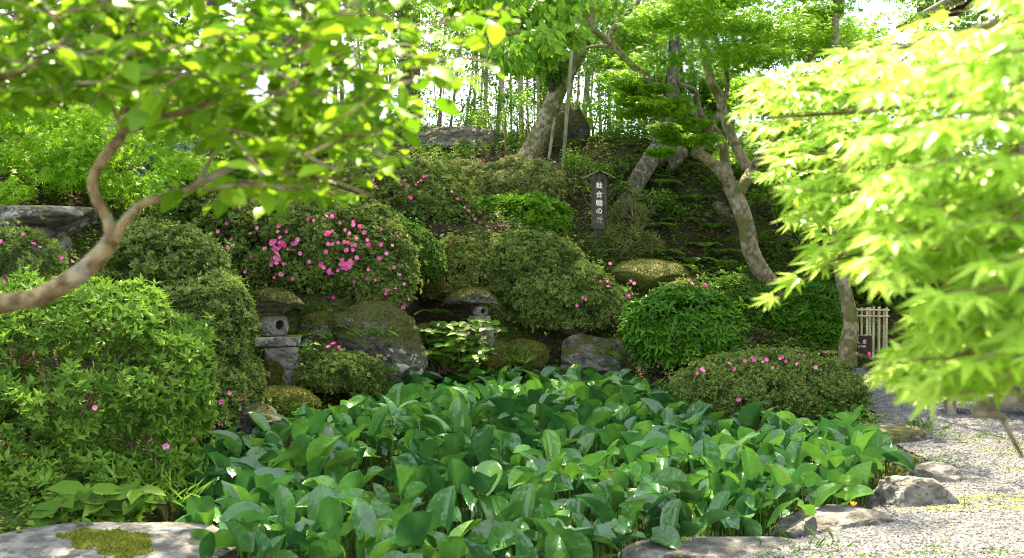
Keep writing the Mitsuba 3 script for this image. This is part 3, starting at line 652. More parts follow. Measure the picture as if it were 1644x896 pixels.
class Shrub:
    def __init__(self, name, label, Y, lobes, bsdf, leaf=(.04, .014), n=40000, amp=.25, freq=2.8, whorl=5, tpl=LANCE, group='azalea bushes on the bank', cat='azalea bush', depth=1.0,
                 inner=.35, tone=(0.1, 1.0), open_=.55, seed=0, twigs=60, tilt=.9, gappy=.7, holes=.36, hfreq=6.5, rusty=.04):
        self.key = key_of(name); tag(self.key, label, cat, group)
        self.E = ellipsoids(Y, lobes, depth); self.seed, self.amp, self.freq = seed, amp, freq
        area = np.array([(r[0] * r[1] + r[1] * r[2] + r[0] * r[2]) for _, r in self.E]); share = area / area.sum()
        acc = Acc()
        for i, (c, r) in enumerate(self.E):
            k = int(n * 1.25 * share[i] / whorl)
            d = rand_dirs(int(k * 1.9))
            d = d[(d[:, 2] > -.75) & (rng.random(len(d)) < np.where(d[:, 1] > .35, .45, 1.0))][:k]
            f = self.scale(c, r, d)
            gap = meshkit.fbm((c + d * r) * hfreq + seed, 3, seed + 2)
            inn = rng.random(len(d)) < inner
            f = f + .10 * (meshkit.fbm((c + d * r) * 11 + seed, 2, seed + 5) - .5) + np.where(rng.random(len(d)) < .07, rng.uniform(0, .09, len(d)), 0) / r.mean() + np.where(rng.random(len(d)) < .012, rng.uniform(0, .16, len(d)), 0) / r.mean()
            cut = np.where(inn, rng.uniform(.55, .9, len(d)), 1 - np.abs(rng.normal(size=len(d))) * .045 - np.clip(.52 - gap, 0, .25) * gappy)
            P = c + d * r * (f * cut)[:, None]
            keep = P[:, 2] > gh(P[:, 0], P[:, 1]) - .02
            keep &= inn | (gap > holes)
            for j, (c2, r2) in enumerate(self.E):
                if j != i:
                    keep &= (((P - c2) / r2) ** 2).sum(1) > .72
            P, d, cut, gap = P[keep], d[keep], cut[keep], gap[keep]
            nrm = unit(d / r)
            ax = unit(nrm * .9 + [0, 0, .55] + rng.normal(size=d.shape) * .38)
            t1 = unit(np.cross(ax, rand_dirs(len(ax)))); t2 = np.cross(ax, t1)
            tones = tone[0] + (tone[1] - tone[0]) * np.clip(.5 + (gap - .5) * 1.9 + rng.normal(size=len(P)) * .2, 0, 1)
            for w in range(whorl):
                a = 2 * np.pi * w / whorl + rng.normal(size=len(P)) * .3
                o = np.cos(a)[:, None] * t1 + np.sin(a)[:, None] * t2
                e = rng.uniform(.25, open_ + .5, len(P))[:, None]
                A = unit(o * tilt + ax * e)
                L = leaf[0] * rng.uniform(.65, 1.25, len(P))
                leaves(acc, P + rng.normal(size=P.shape) * .004, A, ax + rng.normal(size=P.shape) * .15, L, leaf[1] * L / leaf[0] * (1.35 if tpl is LANCE else 2), tpl, np.minimum(tones + rng.normal(size=len(P)) * .10, np.where(rng.random(len(P)) < rusty, 1, .9)))
        k = put(self.key, 'foliage', acc.shape(bsdf)); tag(k, kind='stuff')
        if twigs:
            acc = Acc()
            for _ in range(twigs):
                c, r = self.E[rng.integers(len(self.E))]
                d = rand_dirs(1)[0]; d[2] = abs(d[2]) * .8 - .25
                e = c + d * r * .93
                b = c + np.array([d[0] * .15, d[1] * .15, 0]) * r; b[2] = max(gh(b[0], b[1]), c[2] - r[2] * .9)
                m = (b + e) / 2 + rng.normal(size=3) * .09 * r.min()
                tube(acc, [b, m, e], [.011, .004], 4, n=7, caps=False)
            k = put(self.key, 'branch', acc.shape('twig_bark')); tag(k, kind='stuff')

    def scale(self, c, r, d):
        return 1 + self.amp * 2 * (meshkit.fbm((c + d * r) * self.freq + self.seed, 3, self.seed) - .5)

    def hit(self, px, py, push=.02):
        """The nearest point of the shrub's surface under a pixel, and its normal."""
        o, v = np.array([0, 0, EYE]), ray(px, py)
        best = None
        for c, r in self.E:
            q, w = (o - c) / r, v / r
            A, B, C = w @ w, q @ w, q @ q - 1.04
            D = B * B - A * C
            if D > 0:
                t = (-B - math.sqrt(D)) / A
                if best is None or t < best[0]:
                    best = (t, c, r)
        if best is None:
            c, r = min(self.E, key=lambda e: np.linalg.norm(np.cross(e[0] - o, v)))
            t = (c - o) @ v
            best = (t - .6 * r.min(), c, r)
        P = o + best[0] * v
        nrm = unit((P - best[1]) / best[2] ** 2)
        return P - v * push, nrm

    def flowers(self, pix, size=.052):
        for px, py in pix:
            P, nrm = self.hit(px, py)
            bloom(self.key, P, unit(nrm * .5 + [0, -.6, .15] + rng.normal(size=3) * .35), size * rng.uniform(.75, 1.15))


PETAL = (np.array([[0, 0, 0], [.35, .30, .10], [.75, .42, .16], [1, .12, .10], [1, -.12, .10], [.75, -.42, .16], [.35, -.30, .10], [.55, 0, .04]]),
         np.array([[0, 7, 1], [1, 7, 2], [2, 7, 3], [3, 7, 4], [4, 7, 5], [5, 7, 6], [6, 7, 0]]))


def bloom(parent, P, axis, size, bsdf='pink_petal', part='flower'):
    acc = Acc()
    t1 = unit(np.cross(axis, rng.normal(size=3))); t2 = np.cross(axis, t1)
    a = np.arange(5) * 2 * np.pi / 5 + rng.normal(size=5) * .12
    o = np.cos(a)[:, None] * t1 + np.sin(a)[:, None] * t2
    leaves(acc, np.tile(P, (5, 1)), unit(o + axis * rng.uniform(.25, .6)), np.tile(axis, (5, 1)), size * .55, size * .62, PETAL, rng.uniform(.1, .9) + rng.normal(size=5) * .1)
    put(parent, part, acc.shape(bsdf, True))


def cluster(cx, cy, n, sx, sy=None):
    return [(cx + rng.normal() * sx, cy + rng.normal() * (sy or sx)) for _ in range(n)]


az = 'azalea bushes on the bank'
a_front = Shrub('azalea_bush', 'fresh green long-leaved azalea nearest the mossy flat boulder', 7.3, [(110, 565, 330, 230), (40, 660, 400, 300, -.2), (225, 640, 240, 230, -.1), (90, 775, 330, 140, -.5), (270, 570, 130, 140, .2), (20, 520, 200, 150, .3), (190, 510, 160, 110, .3), (250, 740, 130, 100, -.3)], 'fresh_leaf',
                (.062, .018), 40000, gappy=1.3, holes=.44, hfreq=4.5, whorl=6, amp=.2, open_=.5, seed=1, twigs=90, inner=.25)
a_front.flowers([(312, 703), (266, 716), (152, 655)], .04)
a_side = Shrub('azalea_bush', 'dark azalea with a few pink buds below the broad stone cap', 8.4, [(20, 440, 200, 140), (-60, 430, 160, 160)], 'azalea_leaf', (.04, .014), 16000, seed=2, inner=.25)
a_side.flowers([(37, 377), (54, 392), (64, 398), (116, 420), (8, 452), (4, 388), (100, 415)], .035)
a_dome = Shrub('azalea_bush', 'olive azalea with a long sloping outline beside the round-holed lantern', 9.2, [(265, 440, 200, 170, .3), (318, 540, 178, 230), (385, 610, 74, 100, .1), (230, 400, 120, 90, .5), (345, 640, 90, 110, -.4)], 'azalea_leaf',
                (.041, .0135), 60000, amp=.23, seed=3)
a_dome.flowers([(385, 640), (384, 655), (355, 645), (345, 660), (352, 680), (340, 690), (368, 632), (347, 672)], .045)
a_pink = Shrub('azalea_bush', 'wide azalea covered with pink blooms above the mossy boulder', 12.0, [(400, 400, 210, 170), (490, 400, 220, 190), (590, 425, 160, 140), (360, 360, 150, 110, .3), (560, 370, 160, 110, .3), (625, 455, 80, 90, -.2)], 'azalea_leaf',
                (.041, .015), 90000, amp=.23, seed=4, depth=.8, twigs=160)
pinks = cluster(452, 394, 20, 8, 6) + cluster(432, 418, 10, 12, 6) + cluster(557, 424, 18, 9, 7) + cluster(545, 405, 8, 22, 12) + cluster(545, 395, 8, 16, 9) + cluster(523, 432, 5, 6, 4) + cluster(575, 390, 9, 12, 8) + cluster(560, 370, 6, 18, 10)
pinks += [(364, 358), (392, 318), (385, 332), (418, 336), (448, 364), (447, 373), (460, 372), (495, 352), (505, 354), (523, 347), (533, 348), (545, 358), (567, 357), (577, 364), (603, 355), (612, 368), (638, 380), (630, 395), (610, 415), (589, 447), (604, 450), (596, 476),
          (532, 498), (534, 484), (535, 477), (649, 456), (655, 481), (648, 493), (647, 500), (635, 464), (605, 483), (621, 465), (620, 472), (452, 440), (440, 445), (470, 448), (481, 407), (456, 425), (425, 400), (402, 376), (412, 365), (372, 385), (350, 372), (395, 436), (366, 398), (478, 385), (515, 425), (620, 408), (592, 433), (570, 452), (633, 430), (641, 442)]
a_pink.flowers(pinks, .047)
a_lime = Shrub('azalea_bush', 'plain yellow-green azalea shoulder beside the pink blooms', 12.8, [(640, 400, 120, 90), (600, 370, 110, 70, .3), (680, 420, 70, 80)], 'fresh_leaf', (.034, .012), 30000, amp=.23, seed=5, tone=(0, .6))
a_high = Shrub('azalea_bush', 'tall azalea high on the slope with pink blooms along its crest', 14.6, [(650, 340, 200, 160), (600, 310, 150, 110, .3), (715, 345, 110, 120), (690, 300, 130, 80, .5)], 'azalea_leaf', (.041, .0145), 56000, amp=.23, seed=6, depth=.8)
a_high.flowers([(600, 290), (604, 300), (602, 296), (640, 288), (645, 296), (650, 290), (655, 300), (652, 304), (660, 319), (658, 316), (672, 293), (680, 284), (684, 282), (676, 290), (668, 297), (725, 308), (747, 333), (752, 338), (762, 352), (758, 346), (735, 320)], .045)
a_crest = Shrub('azalea_bush', 'clipped yellow-green azalea dome under the leaning trunk', 16.2, [(838, 300, 130, 100), (780, 305, 130, 90, .2), (735, 290, 110, 70, .4)], 'pale_leaf', (.036, .013), 52000, amp=.08, seed=7, depth=.8)
a_crest.flowers([(772, 259), (700, 283), (694, 276)], .05)
a_mid = Shrub('azalea_bush', 'spreading azalea with few pink blooms above the small lantern', 13.6, [(850, 430, 170, 120), (925, 482, 140, 120, -.3), (810, 470, 120, 110), (890, 480, 150, 110, -.3), (985, 490, 70, 70, -.4)], 'azalea_leaf', (.04, .0145), 70000, amp=.12, seed=8, depth=.8, twigs=140, tone=(.15, 1.1))
a_mid.flowers([(936, 478), (941, 481), (926, 491), (964, 452), (974, 452), (1009, 476), (1010, 477), (1014, 515), (976, 460), (979, 424), (1012, 452), (1018, 455), (985, 522), (770, 474), (768, 472)], .043)
a_rust = Shrub('azalea_bush', 'small azalea with rusty red new tips between the slopes', 13.3, [(735, 430, 105, 100), (705, 450, 60, 70)], 'azalea_leaf', (.034, .012), 24000, seed=9, tone=(.4, 1.15), rusty=.6)
a_small = Shrub('azalea_bush', 'low azalea sprig hanging at the waterline before the mossy boulder', 10.9, [(545, 598, 135, 70), (500, 605, 70, 60), (590, 610, 60, 50)], 'azalea_leaf', (.034, .012), 26000, seed=10)
a_small.flowers([(536, 553), (545, 558), (528, 558)], .05)
a_knot = Shrub('azalea_bush', 'little azalea with pink blooms behind the bright green bush', 13.4, [(1105, 478, 90, 50), (1140, 490, 50, 40)], 'azalea_leaf', (.034, .0125), 14000, seed=11)
a_knot.flowers([(1108, 453), (1106, 450), (1110, 457), (1098, 454), (1091, 463), (1132, 459), (1140, 463), (1085, 464), (1135, 466)], .05)
a_ball = Shrub('azalea_bush', 'clipped low azalea dome with pink blooms beside the gravel walk', 10.4, [(1230, 622, 305, 125), (1160, 630, 150, 100), (1320, 630, 140, 100)], 'azalea_leaf', (.028, .011), 80000, amp=.05, seed=12, tone=(.3, 1.1), tilt=.8, depth=.75)
a_ball.flowers([(1128, 593), (1130, 596), (1207, 574), (1211, 579), (1225, 582), (1230, 578), (1252, 577), (1255, 574), (1280, 585), (1290, 571), (1178, 592), (1170, 585), (1183, 643), (1187, 641), (1120, 600), (1310, 590), (1262, 580), (1240, 590), (1395, 568), (1196, 580)], .038)

g_aucuba = Shrub('evergreen_bush', 'glossy bright green narrow-leaved evergreen bush at the back of the pond', 12.4, [(1095, 525, 180, 120), (1060, 545, 100, 90, -.1), (1135, 540, 100, 90)], 'glossy_leaf', (.11, .017), 15000, amp=.12, tpl=OVAL, whorl=6,
                 group='evergreen shrubs', cat='evergreen bush', seed=13, tilt=1.1, open_=.2)
Shrub('evergreen_bush', 'dark glossy evergreen bush between the forked tree and the bamboo fence', 14.3, [(1290, 500, 150, 100), (1230, 510, 100, 80, -.2), (1330, 530, 100, 70, -.3)], 'glossy_leaf', (.10, .016), 12000, tpl=OVAL, whorl=5, group='evergreen shrubs', cat='evergreen bush', seed=14)
Shrub('evergreen_bush', 'light green leafy bush just behind the glossy evergreen and the forked trunk', 14.0, [(1175, 475, 80, 60), (1200, 500, 60, 50)], 'fresh_leaf', (.06, .016), 8000, tpl=OVAL, whorl=5, group='evergreen shrubs', cat='evergreen bush', seed=15)
Shrub('evergreen_bush', 'grey-green bush with narrow pale leaves around the signpost foot', 15.1, [(1020, 398, 70, 40, .4), (1005, 392, 100, 56), (905, 394, 50, 40, .3)], 'pale_leaf', (.14, .014), 1000, tone=(-.2, .5), whorl=7, group='evergreen shrubs', cat='evergreen bush', seed=16, inner=.1, twigs=40)
Shrub('evergreen_bush', 'bright leafy shrub on the slope under the clipped yellow dome', 15.6, [(850, 345, 110, 60), (800, 350, 90, 60), (885, 355, 60, 60)], 'broad_leaf', (.08, .022), 9000, tpl=OVAL, whorl=5, group='evergreen shrubs', cat='evergreen bush', seed=17)
Shrub('evergreen_bush', 'pale spiky shrub above the sign roof beside the mossy trunk', 15.6, [(1000, 360, 60, 60), (1020, 335, 50, 40, .3)], 'pale_leaf', (.16, .014), 300, whorl=7, tone=(-.2, .5), group='evergreen shrubs', cat='evergreen bush', seed=18, inner=.1, twigs=20)
Shrub('conifer_shrub', 'blue-green juniper on the slope behind the branch', 12.6, [(275, 265, 90, 80), (250, 310, 120, 60), (310, 290, 70, 60)], 'needle_leaf', (.09, .012), 9000, whorl=6, group='', cat='conifer', seed=19, tilt=.6)
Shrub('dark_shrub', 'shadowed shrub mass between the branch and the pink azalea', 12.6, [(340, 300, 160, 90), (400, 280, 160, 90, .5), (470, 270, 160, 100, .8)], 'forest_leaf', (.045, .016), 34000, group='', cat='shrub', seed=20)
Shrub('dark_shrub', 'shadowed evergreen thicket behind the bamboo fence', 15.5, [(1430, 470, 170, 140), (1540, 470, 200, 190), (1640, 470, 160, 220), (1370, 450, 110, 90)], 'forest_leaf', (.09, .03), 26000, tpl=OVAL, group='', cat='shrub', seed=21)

# hydrangea, a few broad-leaved plants
def leafy_plant(name, label, cat, bases, n, h, leaf, bsdf, spread, seed, group=None):
    root = key_of(name); tag(root, label, cat, group)
    r = np.random.default_rng(seed); st, lf = Acc(), Acc()
    for b in bases:
        for _ in range(n):
            d = r.normal(size=3) * [1, 1, 0] * spread
            tip = b + d + [0, 0, h * r.uniform(.45, 1.1)]
            tube(st, [b, (b + tip) / 2 + d * .15, tip], [.006, .003], 4, n=6, caps=False)
            for fr in (.45, .7, 1.0):
                p = b + (tip - b) * fr
                a0 = r.uniform(0, 6.28)
                for k in range(4 if fr == 1.0 else 2):
                    a = a0 + k * (np.pi / (2 if fr == 1.0 else 1)) + r.normal() * .2
                    A = np.array([[math.cos(a), math.sin(a), r.uniform(-.3, .25)]])
                    leaves(lf, p[None], A, np.array([[0, -.7, 1.0]]) + r.normal(size=(1, 3)) * .2, leaf[0] * r.uniform(.7, 1.15), leaf[1] * r.uniform(.8, 1.1), OVAL, np.array([r.random()]))
    put(root, 'stem', st.shape('twig_bark')); labels[k_ := f'{root}__stem'] = {'kind': 'stuff'}
    k = put(root, 'foliage', lf.shape(bsdf, True)); tag(k, kind='stuff')


leafy_plant('hydrangea', 'leafy green hydrangea growing at the waterline in front of the small lantern', 'hydrangea', [at(x, y, 12.1) for x, y in ((695, 596), (712, 592), (725, 598), (745, 600), (715, 602), (757, 596), (735, 590), (705, 604), (740, 606))], 11, .46, (.12, .08), 'forest_leaf', .16, 1)
leafy_plant('bank_plant', 'small plant with big soft leaves beside the flat mossy boulder', 'plant', [at(100, 838, 6.0), at(165, 835, 6.1), at(205, 835, 6.2)], 2, .2, (.19, .10), 'forest_leaf', .09, 2)
leafy_plant('bank_plant', 'bright young sprout beside the lantern post', 'plant', [at(488, 580, 10.8)], 6, .22, (.07, .04), 'fresh_leaf', .06, 3)

# ferns, grass tufts, leaf litter and undergrowth on the slope
def fern(root, mat, p, n, L, r, tone):
    for k in range(n):
        acc = Acc()
        a = r.uniform(0, 6.28); d = np.array([math.cos(a), math.sin(a), 0])
        t = np.linspace(.12, 1, 13)
        spine = p + d * (L * t)[:, None] * .85 + np.array([0, 0, 1.0]) * (L * (.75 * t - .75 * t * t))[:, None]
        ax = unit(np.gradient(spine, axis=0)); side = unit(np.cross(ax, [0, 0, 1.0]))
        w = L * .26 * np.sin(np.pi * np.clip(t * .8 + .2, 0, 1)) + .01
        for s in (-1, 1):
            leaves(acc, spine, unit(side * s + ax * .45), np.tile([0, 0, 1.0], (13, 1)), w, w * .22 + .006, LANCE, np.full(13, tone) + r.normal(size=13) * .1)
        put(root, 'frond', acc.shape(mat))


fern_spots = [(510, 505, 11.3, .34), (530, 492, 11.4, .36), (490, 480, 11.6, .3), (1085, 408, 15.0, .45), (1110, 395, 15.3, .5), (1062, 425, 14.8, .35), (1060, 395, 15.4, .4), (1135, 440, 14.8, .35), (1160, 415, 15.6, .5), (1240, 400, 16.5, .5), (1180, 440, 15, .3), (1310, 410, 16.5, .5), (1330, 380, 17, .5),
              (1100, 610, 11.8, .2), (870, 590, 12.8, .2), (660, 500, 12.2, .3), (700, 470, 12.8, .3), (1280, 440, 15.5, .4), (1225, 470, 14.6, .3)]
r_ = np.random.default_rng(33)
fern_spots += [(x, y, 14.8 + (430 - y) / 60, .42) for x, y in ((1050, 360), (1090, 350), (1130, 370), (1170, 380), (1060, 320), (1120, 320), (1230, 430), (1260, 350), (1290, 430), (1220, 360), (1020, 380), (1150, 340), (1100, 290), (1240, 320))]
for i, (x, y, Y, L) in enumerate(fern_spots):
    p = at(x, y, Y); p[2] = max(gh(p[0], p[1]), p[2] - .25)
    k = key_of('fern')
    tag(k, 'feathery green fern hanging over the bank stones beside the round-holed lantern' if i < 3 else 'small fern at the back edge of the pond' if i in (13, 14) else
        'green fern in the dim gap under the pink azalea' if i in (15, 16) else 'green fern with arching fronds on the shaded slope beyond the sign', 'fern', 'ferns on the bank')
    fern(k, 'fresh_leaf' if i % 3 else 'broad_leaf', p, 9, L, r_, r_.uniform(.2, .8))

acc = Acc()                                               # grass blades by the stones
for x, y, Y, m in [(985, 590, 12.8, 60), (975, 570, 12.7, 40), (830, 580, 12.5, 60), (815, 570, 12.5, 40), (790, 600, 12.3, 25), (1040, 445, 14.2, 120), (1010, 440, 14.3, 60), (1110, 620, 11, 25), (620, 600, 11.2, 40), (470, 660, 9.6, 50), (600, 540, 11.2, 60), (1480, 690, 9.4, 40), (1440, 855, 6.4, 14), (1500, 820, 6.9, 14),
                   (1300, 880, 5.9, 12), (1050, 620, 12, 25), (880, 600, 12.6, 40), (270, 800, 6.4, 80), (240, 770, 6.6, 60), (300, 760, 6.9, 60)]:
    p = at(x, y, Y) + rng.normal(size=(m, 3)) * [.10, .10, .01]; 
    a = rng.uniform(0, 6.28, m)
    leaves(acc, p, np.stack([np.cos(a) * .7, np.sin(a) * .7 - .2, rng.uniform(.3, 1, m)], 1), rand_dirs(m) + [0, 0, .5], rng.uniform(.06, .17, m), .010, LANCE)
scene['grass'] = acc.shape('fresh_leaf'); tag('grass', 'short tufts of green grass among the stones and moss', 'grass', kind='stuff')

acc = Acc(); N = 40000                                     # brown litter
p = np.stack([rng.uniform(-6, 7, N), rng.uniform(10.5, 22, N)], 1)
p = p[~on_path(*p.T) & (ring_distance(*p.T) < -.05)]
P = np.column_stack([p, gh(*p.T) + .012]); m = len(P); a = rng.uniform(0, 6.28, m)
leaves(acc, P, np.stack([np.cos(a), np.sin(a), rng.normal(size=m) * .3], 1), rng.normal(size=(m, 3)) * .45 + [0, -.3, 1], rng.uniform(.035, .09, m), rng.uniform(.025, .05, m), LANCE)
scene['leaf_litter'] = acc.shape('dead_leaf'); tag('leaf_litter', 'brown fallen leaves covering the dark slope', 'leaf litter', kind='stuff')

acc = Acc(); N = 44000                                     # small green undergrowth
p = np.stack([rng.uniform(-8, 9, N), rng.uniform(5.5, 24, N)], 1)
den = meshkit.fbm(np.column_stack([p * .9, p[:, 0] * 0]), 3, 9)
dark_bank = (p[:, 0] > .5) & (p[:, 0] < 6) & (p[:, 1] > 15) & (p[:, 1] < 18.6)
p = p[~on_path(*p.T) & (ring_distance(*p.T) < -.08) & (rng.random(N) < np.clip((den - .30) * 5, .12, 1) * np.where(dark_bank, 1.6, 1))]
m = len(p); base = np.column_stack([p, gh(*p.T) + rng.uniform(.02, .16, m)])
for w in range(5):
    a = rng.uniform(0, 6.28, m)
    leaves(acc, base + rng.normal(size=(m, 3)) * .03, np.stack([np.cos(a), np.sin(a), rng.uniform(-.1, .7, m)], 1), rng.normal(size=(m, 3)) * .3 + [0, -.2, 1], rng.uniform(.04, .085, m), rng.uniform(.02, .035, m), LANCE, rng.random(m))
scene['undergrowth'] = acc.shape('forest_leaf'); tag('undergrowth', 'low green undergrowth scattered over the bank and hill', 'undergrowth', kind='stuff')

acc = Acc(); N = 5200                                      # moss pads on the walk
p = np.stack([rng.uniform(1.2, 5, N), rng.uniform(5.6, 12.5, N)], 1)
den = meshkit.fbm(np.column_stack([p * 1.6, p[:, 0] * 0 + 1]), 3, 19)
p = p[on_path(*p.T) & (den > .56)]; m = len(p)
for w in range(5):
    a = rng.uniform(0, 6.28, m)
    q = p + rng.normal(size=p.shape) * .03
    leaves(acc, np.column_stack([q, gh(*q.T) + .015]), np.stack([np.cos(a), np.sin(a), rng.uniform(.3, 1.2, m)], 1), rand_dirs(m) * .4 + [0, 0, 1], .022, .012, LANCE)
scene['moss_patch'] = acc.shape('fresh_leaf'); tag('moss_patch', 'bright green moss growing between the gravel and the stepping stones', 'moss', kind='stuff')

# ------------------------------------------------------------------ pond lilies
def lily_leaf(P, az, elev, L, W, fold, droop, seed, roll):
    nu, nv = 8, 7
    u, v = np.meshgrid(np.linspace(0, 1, nu), np.linspace(-1, 1, nv), indexing='ij')
    prof = (np.clip(u + .10, 0, 1) ** .5) * (np.clip(1 - u, 0, 1) ** .62) * 1.95
    prof = np.where(u == 0, .66, prof); prof[-1] = .02
    r = np.random.default_rng(seed)
    x = u - .20 * np.abs(v) ** 1.6 * (1 - u) ** 3
    y = v * prof * .5 * W / L
    z = fold * np.abs(y) ** 1.25 * 1.6 - droop * u ** 2.2 + (.02 + .02 * r.random()) * np.sin(7 * u + 5 * np.sign(v) + r.uniform(0, 6)) * np.abs(v) ** 2 + .010 * np.cos(22 * (u - .25 * np.abs(v))) * (1 - np.abs(v) ** 4) * .35
    ca, sa, ce, se = math.cos(az), math.sin(az), math.cos(elev), math.sin(elev)
    A = np.array([ca * ce, sa * ce, se]); N0 = np.array([-ca * se, -sa * se, ce]); B = np.cross(N0, A)
    B, N0 = B * math.cos(roll) + N0 * math.sin(roll), N0 * math.cos(roll) - B * math.sin(roll)
    V = P + L * (x[..., None] * A + y[..., None] * B + z[..., None] * N0)
    i, j = np.meshgrid(np.arange(nu - 1), np.arange(nv - 1), indexing='ij')
    q = np.stack([i * nv + j, (i + 1) * nv + j, (i + 1) * nv + j + 1, i * nv + j + 1], -1).reshape(-1, 4)
    return V.reshape(-1, 3), np.vstack([q[:, [0, 1, 2]], q[:, [0, 2, 3]]])


root = 'pond_lily'; tag(root, 'bed of broad glossy green pond lily leaves standing on stalks and filling the pond', 'pond lily')
pts = []
for _ in range(110000):
    q = np.array([rng.uniform(-2.5, 3), rng.uniform(3.9, 12.9)])
    gapd = .074 + .02 * rng.random()
    if len(pts) < 2900 and all((q[0] - a) ** 2 + (q[1] - b) ** 2 > gapd ** 2 for a, b in pts):
        pts.append(tuple(q))
pts = np.array(pts)
pts = pts[ring_distance(*pts.T) > .10]
clump = meshkit.fbm(np.column_stack([pts * 1.1, pts[:, 0] * 0]), 2, 77)
pts = pts[(clump > .22)]
made = []
for i, (x, y) in enumerate(pts):
    rim = float(ring_distance(np.array([x]), np.array([y]))[0])
    h = WATER + rng.uniform(.14 + .1 * (rim < .35), .36) * (0.8 + .2 * min(rim / .4, 1)) + .10 * (meshkit.noise(np.array([x * 1.5, y * 1.5, 0])) - .5)
    az = rng.uniform(0, 2 * np.pi) if rng.random() < .5 else -math.pi / 2 + rng.normal() * 1.0
    el = rng.choice([rng.uniform(-.3, .35), rng.uniform(.45, 1.05), rng.uniform(.95, 1.5)], p=[.18, .44, .38])
    L = rng.uniform(.12, .225); W = L * rng.uniform(.64, .82)
    foot = np.array([x + rng.normal() * .07, y + rng.normal() * .07, WATER - .15])
    top = np.array([x, y, h])
    v, f = lily_leaf(top, az, el, L, W, rng.uniform(.25, 1.25), rng.uniform(.02, .38), i, rng.normal() * .35)
    made.append((v, f, foot, top, rng.random()))
U, V, Z = px_of(np.array([m[3] for m in made]))
order = np.argsort(Z + 99 * ((U < -30) | (U > 1680) | (V > 960)))
rest, stalks = Acc(), Acc()
for rank, i in enumerate(order):
    v, f, foot, top, tone = made[i]
    tone = tone * .88
    uvv = np.stack([np.full(len(v), tone), np.repeat(np.linspace(0, 1, 8), 7)], -1)
    if rank < 290:
        acc = Acc().add(v, f, uvv)
        k = put(root, 'leaf', acc.shape('pond_leaf', True))
        s_ = Acc(); tube(s_, [foot, (foot + top) / 2 + rng.normal(size=3) * .015, top], [.0055, .0038], 5, n=6, caps=False, tone=tone)
        put(k, 'stalk', s_.shape('fresh_leaf', True))
    else:
        rest.add(v, f, uvv); tube(stalks, [foot, (foot + top) / 2 + rng.normal(size=3) * .015, top], [.0055, .0038], 4, n=4, caps=False, tone=tone)
for i in range(900):                                       # bare stalks between
    q = pts[rng.integers(len(pts))] + rng.normal(size=2) * .08
    if ring_distance(q[:1], q[1:])[0] > .06:
        tube(stalks, [[q[0], q[1], WATER - .1], [q[0] + rng.normal() * .04, q[1] + rng.normal() * .04, WATER + rng.uniform(.1, .3)]], [.005, .003], 4, n=3, caps=False, tone=rng.random())
k = put(root, 'foliage', rest.shape('pond_leaf', True)); tag(k, kind='stuff')
k = put(root, 'stem', stalks.shape('fresh_leaf', True)); tag(k, kind='stuff')
for x, y, Y in ((1311, 829, 6.55), (1370, 817, 6.9)):
    p = at(x, y, Y)
    acc = Acc(); t = np.arange(6) * 1.05
    leaves(acc, np.tile(p, (6, 1)), np.stack([np.cos(t) * .6, np.sin(t) * .6, t * 0 + 1], 1), np.stack([-np.cos(t), -np.sin(t), t * 0 + .6], 1), .045, .04, PETAL)
    tube(acc, [p, [p[0], p[1], WATER - .1]], [.006, .005], 5, n=3)
    put(root, 'flower', acc.shape('yellow_petal', True))

# ------------------------------------------------------------------ trees
def P_(pts):
    return [at(*q) for q in pts]


def limb(parent, part, pix, rad_px, mat, sides=10, bump=.12, seed=0, smooth=True, n=None):
    """A limb through pixels and depths (px, py, Y); radii in pixels at its own depth."""
    pts = np.array(P_(pix)); Ys = np.array([q[2] for q in pix])
    rad = np.interp(np.linspace(0, 1, len(pix)), np.linspace(0, 1, len(rad_px)), rad_px) * Ys / FOCAL
    acc = Acc(); tube(acc, pts, rad, sides, n=n or 8 * len(pix), bump=bump, seed=seed, freq=.9 / max(rad.mean(), .004) * .35)
    return put(parent, part, acc.shape(mat, smooth))


def spray_leaves(acc, centre, radii, n, size, tpl, up=(0, -.15, 1), jit=.3, droop=.3, tone=(.2, 1.0), wide=1.0):
    """Leaves in a flattened cloud, tips outward and a little down."""
    d = rand_dirs(n) * rng.random((n, 1)) ** .45
    P = centre + d * radii
    A = unit(d * [1, 1, .2] + rng.normal(size=(n, 3)) * [.7, .7, .25] + [0, 0, -droop])
    g = meshkit.fbm(P * 2.3, 2, 4)
    leaves(acc, P, A, rng.normal(size=(n, 3)) * jit + np.array(up), size * rng.uniform(.7, 1.2, n), size * wide * rng.uniform(.8, 1.15, n), tpl, tone[0] + (tone[1] - tone[0]) * np.clip(.5 + (g - .5) * 1.5 + rng.normal(size=n) * .2, 0, 1))


def crown(parent, bsdf, clumps, size, tpl, per, name='crown', **k):
    acc = Acc()
    for c, r in clumps:
        spray_leaves(acc, c, r, int(per * rng.uniform(.7, 1.3)), size, tpl, **k)
    q = put(parent, name, acc.shape(bsdf)); tag(q, kind='stuff')


def pix_clumps(n, box, Y, r, flat=.35, seed=0, accept=None):
    """Clump centres spread over a pixel box and a range of depths."""
    q = np.random.default_rng(seed); out = []
    while len(out) < n:
        x, y, d = q.uniform(box[0], box[2]), q.uniform(box[1], box[3]), q.uniform(*Y)
        if accept is not None and not accept(x, y):
            continue
        s = q.uniform(.6, 1.25) * r
        out.append((at(x, y, d), np.array([s, s, s * flat])))
    return out


def vol_clumps(n, lo, hi, r, flat=.4, seed=0):
    q = np.random.default_rng(seed)
    return [(q.uniform(lo, hi), np.array([1, 1, flat]) * r * q.uniform(.6, 1.25)) for _ in range(n)]


